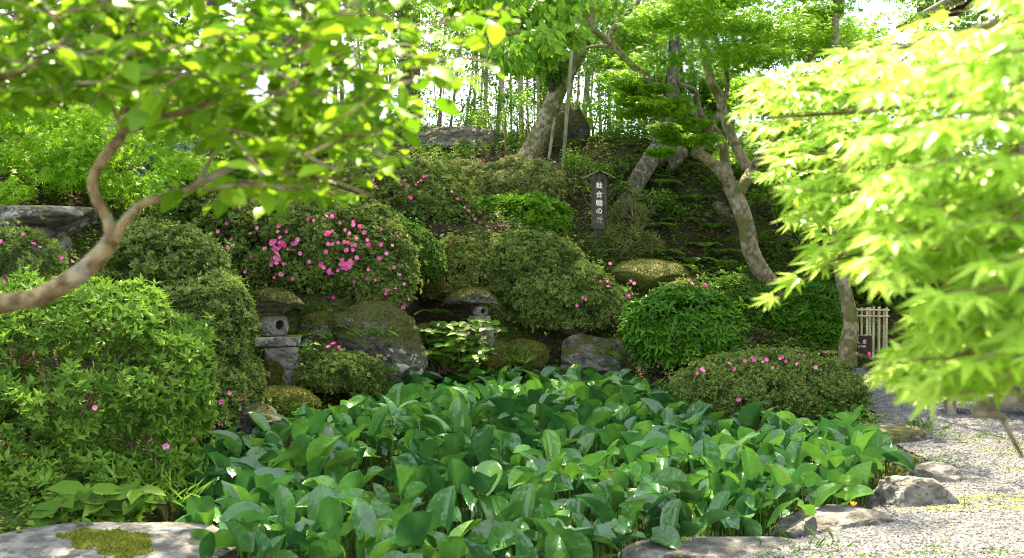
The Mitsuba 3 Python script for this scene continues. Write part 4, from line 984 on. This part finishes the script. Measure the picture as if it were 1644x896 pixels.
# the forked maple behind the pond
root = 'forked_maple'; tag(root, 'slender maple with a forked lichen-flecked trunk and light green crown behind the pond', 'tree')
limb(root, 'trunk', [(1305, 520, 14.4), (1272, 485, 14.4), (1232, 448, 14.4), (1207, 405, 14.3), (1196, 355, 14.2), (1180, 312, 14.2), (1172, 296, 14.2)], [17, 14, 14, 13, 13], 'maple_bark', 14, seed=1)
limb(root, 'branch', [(1176, 305, 14.2), (1160, 278, 14.1), (1137, 256, 14.0), (1117, 245, 13.9), (1126, 234, 13.8), (1136, 218, 13.8), (1137, 200, 13.7), (1122, 190, 13.7), (1096, 168, 13.6), (1070, 148, 13.5), (1048, 132, 13.5), (1014, 104, 13.4), (981, 70, 13.3), (958, 52, 13.2), (944, 36, 13.2)], [10, 9, 8, 7, 6.5, 6, 5.5, 4], 'maple_bark', 10, seed=2)
limb(root, 'branch', [(1174, 300, 14.2), (1166, 270, 14.3), (1163, 250, 14.3), (1160, 228, 14.3), (1148, 210, 14.2), (1139, 200, 14.0)], [9, 7.5, 6.5], 'maple_bark', 10, seed=3)
limb(root, 'branch', [(1184, 312, 14.2), (1196, 292, 14.3), (1206, 274, 14.5), (1196, 262, 14.6), (1180, 230, 14.7), (1166, 198, 14.8), (1155, 157, 14.9), (1142, 131, 14.9), (1132, 84, 15), (1126, 47, 15), (1130, -60, 15)], [11, 9, 8, 8, 7, 5], 'maple_bark', 10, seed=4)
limb(root, 'branch', [(1206, 274, 14.5), (1225, 245, 14.2), (1260, 200, 13.8), (1290, 120, 13.5), (1330, 20, 13.2)], [8, 6, 4, 3], 'maple_bark', 8, seed=5)
limb(root, 'branch', [(981, 70, 13.3), (982, 52, 13.3), (1000, 28, 13.2), (1026, 0, 13.1), (1050, -50, 13)], [4.5, 4, 3], 'maple_bark', 8, seed=6)
limb(root, 'branch', [(984, 76, 13.3), (960, 74, 13.4), (925, 80, 13.6)], [3.5, 2], 'maple_bark', 8, seed=7)
limb(root, 'branch', [(1137, 200, 13.7), (1124, 178, 13.6), (1117, 145, 13.5), (1095, 135, 13.4), (1078, 122, 13.3)], [4.5, 3.5, 2], 'maple_bark', 8, seed=8)
limb(root, 'branch', [(1139, 200, 13.7), (1150, 188, 13.6), (1162, 167, 13.5), (1168, 134, 13.4), (1163, 100, 13.4), (1150, 60, 13.3), (1145, 10, 13.3)], [5, 4, 3, 2], 'maple_bark', 8, seed=9)
limb(root, 'branch', [(1284, 78, 13.2), (1300, 60, 13.1), (1318, 38, 13.1), (1345, 10, 13), (1360, -20, 13)], [3.2, 2.6, 2], 'maple_bark', 8, seed=10)
mid = pix_clumps(58, (1010, -60, 1370, 100), (12.2, 15), .5, .22, 1, lambda x, y: not (1095 < x < 1160 and y > 35)) + pix_clumps(16, (985, 118, 1085, 185), (12.8, 14), .26, .25, 2) + pix_clumps(7, (1060, 190, 1140, 245), (13.2, 14.2), .22, .25, 3) + pix_clumps(8, (1170, 120, 1260, 180), (15, 16), .3, .3, 4)
mid += pix_clumps(24, (1200, 80, 1400, 260), (15.2, 16.8), .45, .25, 5)
crown(root, 'maple_leaf', mid, .075, PALM_FAR, 330, tone=(0, .75))
crown(root, 'maple_leaf', vol_clumps(30, [-1.8, 10.0, 5.0], [1.2, 16.5, 9.0], .75, .25, 6), .085, PALM_FAR, 300, 'shade_crown')  # leaf clumps above the view, placed to shade the pond

# dark maple behind it
root = 'dense_maple'; tag(root, 'dense deep green maple filling the gap behind the leaning branch', 'tree')
limb(root, 'trunk', [(1090, 260, 18.8), (1095, 180, 18.8), (1085, 80, 18.7), (1075, -100, 18.6)], [11, 9, 7], 'cedar_bark', 10, seed=11)
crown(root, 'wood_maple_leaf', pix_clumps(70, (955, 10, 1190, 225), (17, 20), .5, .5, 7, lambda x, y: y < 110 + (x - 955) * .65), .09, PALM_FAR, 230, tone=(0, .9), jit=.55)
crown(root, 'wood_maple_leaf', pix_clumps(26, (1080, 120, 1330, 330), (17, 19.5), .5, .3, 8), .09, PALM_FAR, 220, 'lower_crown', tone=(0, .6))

# leaning tree with hanging broad leaves
root = 'leaning_tree'; tag(root, 'thick leaning grey trunk with ivy on its upright limb and large hanging leaves', 'tree')
limb(root, 'trunk', [(842, 262, 17.8), (852, 245, 17.8), (875, 198, 17.7), (897, 143, 17.6), (917, 107, 17.5), (934, 78, 17.4), (943, 40, 17.3), (950, -60, 17.2)], [19, 16, 14, 12, 11, 10], 'maple_bark', 14, seed=12)
limb(root, 'branch', [(893, 150, 17.6), (886, 125, 17.5), (886, 67, 17.4), (893, 0, 17.3), (900, -120, 17.2)], [10, 9, 8], 'cedar_bark', 10, seed=13)
acc = Acc()
for py in np.linspace(-20, 125, 60):
    spray_leaves(acc, at(888 + rng.normal() * 3, py, 17.4), np.array([.2, .2, .16]), 42, .07, OVAL, wide=.6, up=(0, -1, .4))
k = put(root, 'ivy', acc.shape('forest_leaf')); tag(k, kind='stuff')
limb(root, 'branch', [(900, -60, 14.5), (860, -10, 12.5), (830, 10, 11.5), (800, 30, 11), (770, 48, 10.8)], [7, 5, 3], 'cedar_bark', 8, seed=14)
crown(root, 'broad_leaf', pix_clumps(20, (735, -40, 935, 70), (10.3, 12.2), .22, .9, 9, lambda x, y: y < 75 - abs(x - 850) * .25), .13, OVAL, 62, up=(0, -.9, .35), jit=.35, droop=1.1, wide=.55)
crown(root, 'broad_leaf', pix_clumps(7, (800, 40, 930, 100), (10.3, 11.5), .16, .9, 10), .13, OVAL, 45, 'lower_crown', up=(0, -.9, .35), jit=.35, droop=1.1, wide=.55)
crown(root, 'broad_leaf', vol_clumps(30, [-4.2, 9.5, 5.0], [1.4, 17, 9.5], .8, .35, 11) + vol_clumps(26, [-4.5, 6.2, 4.2], [-.6, 9.8, 7.5], .7, .35, 17), .13, OVAL, 230, 'shade_crown', wide=.55)  # out-of-view clumps, added to shade the bank and the flat boulder

crown('dense_maple', 'wood_maple_leaf', vol_clumps(10, [1, 17.5, 6.0], [6, 22, 9.5], .8, .3, 16), .11, PALM_FAR, 220, 'shade_crown')  # unseen clumps added to keep sun off the slope

# mossy trunk with the gnarled roots
root = 'gnarled_tree'; tag(root, 'dark leaning trunk with gnarled roots on the shaded slope behind the sign', 'tree')
limb(root, 'trunk', [(992, 360, 16.3), (1003, 335, 16.3), (1024, 292, 16.5), (1044, 258, 16.8), (1062, 225, 17.2), (1078, 150, 17.6), (1085, 0, 18), (1085, -200, 18)], [20, 17, 15, 15, 15, 7, 6], 'cedar_bark', 14, .2, 15)
for i, (x, y, w) in enumerate(((1060, 262, 12), (1074, 274, 10), (1086, 266, 9), (1092, 255, 8), (1050, 250, 10))):
    limb(root, 'root', [(1058 + i * 6, 222, 17.1), (x + 6, 245, 16.8), (x, y, 16.8), (x - 8, y + 6, 16.9)], [w, w * .8, w * .3], 'cedar_bark', 8, .25, 16 + i)

# small trunk by the fence
root = 'slim_tree'; tag(root, 'slim lichened trunk standing by the bamboo fence and the small notice', 'tree')
limb(root, 'trunk', [(1362, 590, 12.9), (1361, 555, 12.9), (1366, 520, 12.9), (1357, 470, 12.9), (1348, 425, 12.9), (1345, 380, 12.9), (1352, 300, 12.9), (1365, 235, 12.9), (1358, 180, 12.9), (1340, 80, 12.9), (1350, -80, 12.9)], [16, 14, 11, 10, 9, 8, 7, 6], 'maple_bark', 12, .16, 21)
limb(root, 'branch', [(1365, 235, 12.9), (1385, 190, 12.6), (1430, 150, 12.2), (1480, 60, 11.8)], [5, 4, 3], 'maple_bark', 8, seed=22)
crown(root, 'wood_maple_leaf', pix_clumps(24, (1330, -80, 1640, 220), (12, 14.5), .4, .3, 12), .08, PALM_FAR, 150)

crown(root, 'wood_maple_leaf', vol_clumps(9, [2.3, 8.6, 3.9], [4.8, 12.2, 6.5], .5, .3, 18), .085, PALM_FAR, 170, 'shade_crown')  # sparse clumps above the view, added to dapple the gravel

# maple on the slope at the west
root = 'slope_maple'; tag(root, 'sun-dappled maple with layered sprays above the broad stone cap', 'tree')
limb(root, 'trunk', [(-60, 420, 12.2), (-40, 330, 12), (10, 250, 11.8), (40, 160, 11.6), (30, 40, 11.5), (50, -160, 11.5)], [14, 12, 10, 8], 'maple_bark', 10, seed=23)
limb(root, 'branch', [(10, 250, 11.8), (90, 225, 11.2), (200, 230, 10.8), (290, 270, 10.6)], [6, 4, 2], 'maple_bark', 8, seed=24)
crown(root, 'maple_leaf', pix_clumps(85, (-60, 120, 340, 350), (9.8, 12.2), .28, .45, 13, lambda x, y: y < 335 - max(x - 120, 0) * .2), .075, PALM_FAR, 150, tone=(0, .8), up=(.1, -.5, .9), jit=.5)
crown(root, 'wood_maple_leaf', vol_clumps(9, [-7, 9.5, 4.2], [-3, 13.5, 7.5], .8, .3, 14) + vol_clumps(16, [-4.6, 9.0, 4.4], [-1.6, 12.5, 7.2], .6, .3, 28), .09, PALM_FAR, 220, 'shade_crown')  # unseen clumps; second set added to shade the front azalea

# cedars, bamboo and thin stems on the hill
def ground_at(px, Y):
    x = at(px, 300, Y)[0]
    return np.array([x, Y, float(gh(np.array([x]), np.array([Y]))[0]) - .08])


for px, Y, wpx, lab in ((658, 22, 34, 'thick straight cedar trunk, the darkest one in the gap beside the pale sky'), (461, 24, 40, 'broad pale cedar trunk above the pink azalea'), (601, 27, 15, 'straight pale cedar trunk between the two thick ones'), (490, 27, 15, 'slim cedar just beside the broad pale trunk'),
                        (340, 23, 26, 'cedar trunk mostly hidden by the blurred leaves'), (250, 25, 22, 'far cedar trunk behind the slope maple')):
    root = key_of('cedar_tree'); tag(root, lab, 'cedar', 'cedars on the hill')
    b = ground_at(px, Y); s = Y / FOCAL; acc = Acc()
    tube(acc, [b, b + [0, 0, .5], b + [.03, 0, 4], b + [.1, .1, 14]], [wpx * s * .72, wpx * s * .52, wpx * s * .47, wpx * s * .3], 16, n=50, bump=.08, seed=int(px), freq=5)
    put(root, 'trunk', acc.shape('cedar_bark', True))
    crown(root, 'forest_leaf', [(b + [rng.normal() * 1.0, rng.normal() * 1.0, rng.uniform(7.5, 14)], np.array([1.1, 1.1, .4])) for _ in range(18)], .22, LANCE, 120, wide=.25)

stems = [(514, 24, 8), (523, 25, 5), (538, 23, 7), (554, 26, 8), (572, 26, 6), (585, 24, 4), (623, 21, 5), (720, 24, 5), (742, 25, 4), (768, 23, 4), (778, 22, 7), (790, 24, 4), (797, 23, 9), (811, 21, 6), (822, 25, 4), (838, 20, 9), (848, 24, 4), (862, 21, 5), (869, 22, 4), (909, 23, 6), (932, 24, 10), (945, 22, 4), (956, 23, 5), (966, 22, 5), (974, 24, 6), (985, 25, 4), (996, 23, 6), (1008, 24, 4),
         (1024, 22, 5), (1032, 24, 4), (1040, 23, 5), (1049, 22, 4), (700, 26, 4), (755, 27, 5), (640, 27, 5), (880, 26, 5), (920, 27, 4), (1062, 25, 5), (1100, 23, 5), (1120, 25, 4)]
for i, (px, Y, w) in enumerate(stems):
    k = key_of('bamboo_stalk')
    b = ground_at(px, Y); s = Y / FOCAL; acc = Acc()
    bamboo(acc, b, b + np.array([rng.normal() * .75, rng.normal() * .5, rng.uniform(9, 12)]), w * s / 2, i, node=.34, sides=7)
    tag(k, 'tall thin bamboo stalk standing on the hill against the bright sky', 'bamboo', 'bamboo stalks on the hill')
    put(k, 'stem', acc.shape('bamboo_skin', True))
    if i % 2 == 0:
        crown(k, 'forest_leaf', [(b + [rng.normal() * .6, rng.normal() * .6, rng.uniform(6.5, 11)], np.array([.7, .7, .4])) for _ in range(7)], .16, LANCE, 70, wide=.16, droop=.7)
for (x0, y0, x1, y1, Y, w, lab) in ((890, 194, 881, 256, 17.2, 5, 'short pale cut cane standing before the leaning trunk'), (910, 186, 902, 292, 16.6, 6, 'green mottled cane rising from the slope left of the sign')):
    k = key_of('bamboo_stalk'); acc = Acc(); t = at(x0, y0, Y); b = at(x1, y1, Y)
    bamboo(acc, b, t + (t - b) * (2.5 if w == 6 else .1), w * Y / FOCAL / 2, 5, node=.3)
    tag(k, lab.replace(' left of the sign', ' close to the sign'), 'bamboo', 'bamboo stalks on the hill'); put(k, 'stem', acc.shape('bamboo_skin', True))

root = 'young_tree'; tag(root, 'thin curved young tree beside the thick dark cedar', 'tree')
limb(root, 'trunk', [(560, 215, 20.5), (574, 140, 20.5), (592, 108, 20.4), (617, 84, 20.3), (632, 58, 20.2), (642, 20, 20)], [5, 4.5, 4, 2.5], 'cedar_bark', 8, seed=25)
limb(root, 'branch', [(590, 110, 20.4), (588, 70, 20.3), (600, 30, 20.2), (596, -20, 20.2)], [3, 2], 'cedar_bark', 7, seed=26)
crown(root, 'broad_leaf', pix_clumps(22, (540, -40, 760, 95), (19.5, 21.5), .4, .5, 15), .085, OVAL, 110, wide=.5)

# shrubs and saplings along the brow and the far wood
def thicket(name, label, box, Y, n, r, size, per, bsdf, seed, tpl=OVAL, flat=.7, cat='shrub', group=None, accept=None):
    root = key_of(name); tag(root, label, cat, group)
    cl = pix_clumps(n, box, Y, r, flat, seed, accept)
    crown(root, bsdf, cl, size, tpl, per, 'foliage', wide=.5, jit=.6)
    acc = Acc()
    for c, _ in cl[:14]:
        g = np.array([c[0] + rng.normal() * .15, c[1], float(gh(c[:1], c[1:2])[0]) - .05])
        tube(acc, [g, (g + c) / 2 + rng.normal(size=3) * .08, c], [.016, .006], 5, n=7, caps=False)
    k = put(root, 'stem', acc.shape('twig_bark')); tag(k, kind='stuff')


thicket('brow_shrub', 'airy green saplings filling the gaps between the bamboo stalks', (600, -40, 1070, 170), (20.5, 25), 60, .42, .085, 100, 'broad_leaf', 37)
thicket('brow_shrub', 'deeper green thicket behind the leaning trunk and bamboo', (740, 30, 1080, 185), (22, 27), 44, .5, .10, 110, 'forest_leaf', 38)
thicket('brow_shrub', 'leafy sapling thicket in front of the bamboo at the brow', (745, 150, 850, 250), (18, 19.5), 26, .24, .06, 130, 'broad_leaf', 31)
thicket('brow_shrub', 'sunny low scrub on the hilltop beside the cedar foot', (660, 165, 775, 225), (20, 22.5), 22, .26, .06, 120, 'fresh_leaf', 32)
thicket('brow_shrub', 'green scrub around the dark boulder between thin stems', (900, 165, 1060, 250), (18.5, 20), 36, .26, .065, 130, 'broad_leaf', 33)
thicket('brow_shrub', 'bright scrub glimpsed under the blurred leaves above the pink azalea', (470, 170, 650, 270), (17, 20), 30, .3, .07, 120, 'broad_leaf', 34)
thicket('brow_shrub', 'dim bushes on the steep slope behind the forked trunk', (1040, 270, 1340, 420), (16, 18.5), 60, .25, .07, 110, 'forest_leaf', 35)
thicket('brow_shrub', 'dim leafy growth on the slope above the sign', (900, 250, 1010, 330), (16.2, 17.6), 22, .2, .06, 90, 'forest_leaf', 36)
for i, (box, Y, n, lab) in enumerate((((-120, -150, 330, 170), (17, 21), 60, 'dark wooded crown high behind the slope maple'), ((1180, -60, 1720, 420), (19, 24), 90, 'deep green wood behind the sunlit maple and the house'), ((690, -120, 1010, 60), (24, 30), 34, 'pale far crown over the bamboo stems'),
                                     ((300, -120, 640, 90), (23, 28), 34, 'far crown above the cedar trunks'))):
    root = key_of('wood_tree'); tag(root, lab, 'tree', 'trees of the far wood')
    bx = ground_at((box[0] + box[2]) / 2 + 15, sum(Y) / 2); acc = Acc(); tube(acc, [bx, bx + [.2, 0, 3], bx + [0, .2, 9]], [.2, .16, .08], 10, n=20, bump=.1)
    put(root, 'trunk', acc.shape('cedar_bark', True))
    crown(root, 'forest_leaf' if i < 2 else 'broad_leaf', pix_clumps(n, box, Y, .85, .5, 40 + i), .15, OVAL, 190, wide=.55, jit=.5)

# ------------------------------------------------------------------ the two trees close to the camera
def leaf_parts(root, L, bsdf, tpls, smooth=False, most=295, name='leaf'):
    """Leaves given as rows (P, A, N, size): those that show largest as parts, the rest as one part."""
    P, A, N, S = (np.array([l[i] for l in L], float) for i in range(4))
    u, v, z = px_of(P + A * S[:, None] * .5)
    inside = (u > -20) & (u < 1664) & (v > -20) & (v < 916) & (z > .3)
    score = np.where(inside, S / np.maximum(z, .2), 0)
    first = np.zeros(len(P), bool); first[np.argsort(-score)[:most]] = True; first &= inside
    rest = Acc(); tone = np.clip(rng.normal(size=len(P)) * .25 + .5, 0, 1)
    for i in range(len(P)):
        acc = Acc() if first[i] else rest
        leaves(acc, P[i:i + 1], A[i:i + 1], N[i:i + 1], S[i:i + 1], S[i:i + 1] * tpls[i % len(tpls)][1], tpls[i % len(tpls)][0], tone[i:i + 1])
        if first[i]:
            put(root, name, acc.shape(bsdf, smooth))
    k = put(root, 'foliage', rest.shape(bsdf, smooth)); tag(k, kind='stuff')


# near branch tree
root = 'garden_tree'; tag(root, 'close out-of-focus tree with a crooked brown branch and oval green leaves', 'tree')
limb(root, 'branch', [(-330, 640, 2.5), (-120, 530, 2.4), (0, 490, 2.35), (60, 478, 2.32), (120, 446, 2.3), (160, 410, 2.3), (186, 375, 2.28)], [20.8, 17.6, 16.0, 16.0, 15.2, 13.6], 'branch_bark', 16, .2, 51)
limb(root, 'branch', [(180, 385, 2.28), (172, 350, 2.27), (153, 315, 2.25), (150, 285, 2.25), (170, 250, 2.25), (190, 225, 2.26), (205, 195, 2.28), (225, 165, 2.3), (250, 140, 2.32)], [9.2, 8.5, 7.9, 9.2, 8.5, 6.6, 5.2], 'branch_bark', 14, .18, 52)
limb(root, 'branch', [(184, 380, 2.28), (205, 350, 2.28), (235, 325, 2.3), (290, 312, 2.33), (340, 285, 2.36), (400, 258, 2.4), (470, 248, 2.45), (540, 225, 2.5)], [8.5, 7.9, 7.2, 6.6, 5.9, 4.6, 2.6], 'branch_bark', 14, .18, 53)
limb(root, 'branch', [(195, 215, 2.26), (240, 200, 2.3), (280, 182, 2.34), (330, 165, 2.4), (400, 120, 2.5), (470, 60, 2.6)], [5.2, 5.2, 4.6, 3.3, 2.0], 'branch_bark', 12, .1, 54)
limb(root, 'branch', [(196, 205, 2.26), (182, 175, 2.22), (165, 140, 2.2), (150, 90, 2.2), (160, 30, 2.2)], [4.6, 3.9, 2.6, 2.0], 'branch_bark', 12, .1, 55)
limb(root, 'branch', [(-80, 160, 2.1), (0, 125, 2.15), (40, 112, 2.18), (75, 92, 2.2), (130, 40, 2.25), (200, -30, 2.3)], [7.9, 6.6, 5.9, 4.6, 3.3], 'branch_bark', 12, .1, 56)
limb(root, 'branch', [(315, 300, 2.35), (345, 245, 2.36), (372, 215, 2.4), (420, 180, 2.45), (500, 150, 2.5)], [3.9, 3.3, 2.6, 1.3], 'branch_bark', 10, .1, 57)
limb(root, 'branch', [(225, 165, 2.3), (222, 110, 2.32), (235, 50, 2.35), (260, -30, 2.4)], [3.9, 3.3, 2.6, 2.0], 'branch_bark', 10, .1, 58)
limb(root, 'branch', [(205, 190, 2.28), (203, 150, 2.25), (210, 110, 2.25)], [3.3, 2.6, 2.0], 'branch_bark', 10, .1, 59)
acc = Acc(); tube(acc, [[-2.6, 2.6, -.1], [-2.4, 2.6, .6], at(-330, 640, 2.5)], [.11, .09, .05], 14, n=24, bump=.1)
put(root, 'trunk', acc.shape('branch_bark', True))
q = np.random.default_rng(61); L = []
tw = Acc()


def in_crown(x, y):
    """The outline of the near tree's foliage in the view."""
    lim = np.interp(x, [-60, 60, 180, 280, 350, 430, 520, 590, 660, 760], [150, 165, 150, 175, 300, 320, 330, 250, 200, 110])
    top = np.interp(x, [-60, 640, 700, 790], [-200, -200, -60, 60])
    return top < y < lim


n_spray = 0
while n_spray < 520:
    x, y = q.uniform(-120, 770), q.uniform(-190, 335)
    d = q.uniform(1.95, 3.1)
    if not in_crown(x, y) or (x > 600 and q.random() < .45) or (y < 60 and q.random() < .25):
        continue
    n_spray += 1
    c = at(x, y, d)
    a = q.uniform(0, 6.28); ax = unit(np.array([math.cos(a), .6 * math.sin(a), q.normal() * .25 - .05]))
    ln = q.uniform(.10, .24)
    tube(tw, [c - ax * ln * .5, c + [0, 0, .01], c + ax * ln * .5], [.0026, .0012], 5, n=6, caps=False)
    for k in range(q.integers(6, 10)):
        t = q.uniform(-.45, .55); s = (-1) ** k
        p = c + ax * ln * t
        side = unit(np.cross(ax, [0, 0, 1.0])) * s
        A = unit(side * q.uniform(.5, 1) + ax * q.uniform(.2, .9) + [0, 0, q.normal() * .25 - .25])
        L.append((p, A, unit(np.array([0, 0, 1.0]) + q.normal(size=3) * .38), q.uniform(.036, .068)))
NEAR_OVAL = (np.array([[0, 0, 0], [.12, .2, .03], [.35, .42, .07], [.6, .45, .06], [.85, .24, -.03], [1, 0, -.12], [.85, -.24, -.03], [.6, -.45, .06], [.35, -.42, .07], [.12, -.2, .03], [.35, 0, 0], [.65, 0, -.02]]),
             np.array([[0, 10, 1], [1, 10, 2], [2, 10, 3], [10, 11, 3], [3, 11, 4], [4, 11, 5], [5, 11, 6], [6, 11, 7], [7, 11, 10], [7, 10, 8], [8, 10, 9], [9, 10, 0]]))
leaf_parts(root, L, 'near_leaf', [(NEAR_OVAL, .55), (NEAR_OVAL, .62)], True)
k = put(root, 'twig', tw.shape('branch_bark', True)); tag(k, kind='stuff')

# near maple at the east
root = 'near_maple'; tag(root, 'close sunlit maple with bright yellow-green pointed leaves beside the walk', 'maple')
q = np.random.default_rng(71); L = []; tw = Acc()
tr = [[2.5, 3.0, -.1], [2.35, 2.95, .7], [2.25, 2.9, 1.5], [2.3, 2.85, 2.4], [2.2, 2.8, 3.4]]
acc = Acc(); tube(acc, tr, [.13, .10, .09, .07, .04], 16, n=40, bump=.12); put(root, 'trunk', acc.shape('maple_bark', True))


def in_maple(x, y):
    left = np.interp(y, [-60, 10, 60, 130, 190, 270, 330, 400, 440, 480, 540, 590, 640], [1640, 1570, 1380, 1205, 1185, 1215, 1260, 1275, 1380, 1462, 1470, 1385, 1480])
    return x > left and y < np.interp(x, [1300, 1400, 1460, 1520, 1640, 1700], [600, 625, 645, 640, 610, 600])


ends = []
for (a, b, cpt, dpt, r0) in (((2.3, 2.9, 2.3), (1650, 120, 2.5), (1450, 170, 2.7), (1230, 190, 3.0), 11), ((2.3, 2.9, 1.9), (1640, 250, 2.4), (1480, 280, 2.6), (1250, 300, 2.9), 10), ((2.25, 2.9, 1.5), (1640, 330, 2.2), (1540, 370, 2.4), (1330, 420, 2.6), 9),
                             ((2.25, 2.9, 1.3), (1660, 500, 2.4), (1560, 560, 2.7), (1400, 600, 3.0), 9), ((2.25, 2.9, 2.6), (1640, 20, 2.6), (1500, 60, 2.8), (1360, 110, 3.0), 9), ((2.3, 2.9, 1.4), (1622, 640, 2.6), (1612, 672, 2.6), (1642, 735, 2.6), 12)):
    pts = [np.array(a), at(*b), at(*cpt), at(*dpt)]
    acc = Acc(); tube(acc, pts, [r0 * .0016, r0 * .0011, r0 * .0007, r0 * .0003], 9, n=26, bump=.08); put(root, 'branch', acc.shape('maple_bark', True))
n_spray = 0
while n_spray < 720:
    x, y = q.uniform(1180, 1720), q.uniform(-70, 650)
    tier = meshkit.fbm(np.array([x / 260.0, (y + .18 * x) / 52.0, 3.0]), 2, 12)
    if not in_maple(x, y) or tier < (.33 if x < 1430 else .28) or (x < 1430 and tier < .45 and q.random() < .6):
        continue
    edge = (x - 1190) / 450
    d = q.uniform(2.5, 3.9) if edge < .45 else q.uniform(1.7, 3.6)
    c = at(x, y, d); n_spray += 1
    ax = unit(np.array([-1.0, -.3, -.14]) + q.normal(size=3) * [.35, .5, .14])
    ln = q.uniform(.12, .26)
    tube(tw, [c - ax * ln, c - ax * ln * .5 + [0, 0, .01], c], [.0022, .0012], 5, n=6, caps=False)
    for k in range(q.integers(4, 7)):
        t = (k // 2) / 2.6; s = (-1) ** k
        p = c - ax * ln * t
        side = unit(np.cross(ax, [0, 0, 1.0])) * s
        A = unit(side * (.15 if k == 0 else q.uniform(.4, .9)) + ax * 1.0 + [0, -.15, -.12 + q.normal() * .13])
        L.append((p + A * .02, A, unit(np.array([-.1, -.22, 1.0]) + q.normal(size=3) * .24), q.uniform(.046, .082)))
keep = []
for l in L:                                               # the crown's own outline: nothing hangs in front of the fence
    x, y, _ = px_of(l[0] + l[1] * l[3] * .6)
    if in_maple(x + 12, y - 4) or q.random() < .08 and y < 400:
        keep.append(l)
L = keep
# the one low twig that reaches out over the slope
tw_a, tw_b = at(1232, 487, 2.9), at(1360, 402, 2.8)
tube(tw, [tw_a, (tw_a + tw_b) / 2 + [0, 0, -.006], tw_b], [.0028, .0042], 6, n=8)
for x, y, dx, dy, sz in ((1236, 482, -1, .1, .06), (1240, 476, -.6, .3, .055), (1275, 452, -1, .35, .075), (1282, 446, -.7, -.2, .07), (1318, 424, -1, .15, .085), (1330, 414, -.8, .5, .08)):
    A = unit(np.array([dx, -.3, -dy * .6]))
    L.append((at(x, y, 2.85), A, unit(np.array([-.1, -.5, 1.0])), sz))
leaf_parts(root, L, 'sunlit_maple_leaf', [(PALM7, 1.0), (PALM5, 1.0), (PALM7, 1.06)], False)
k = put(root, 'twig', tw.shape('twig_bark', True)); tag(k, kind='stuff')
labels = {k: v for k, v in labels.items() if v}
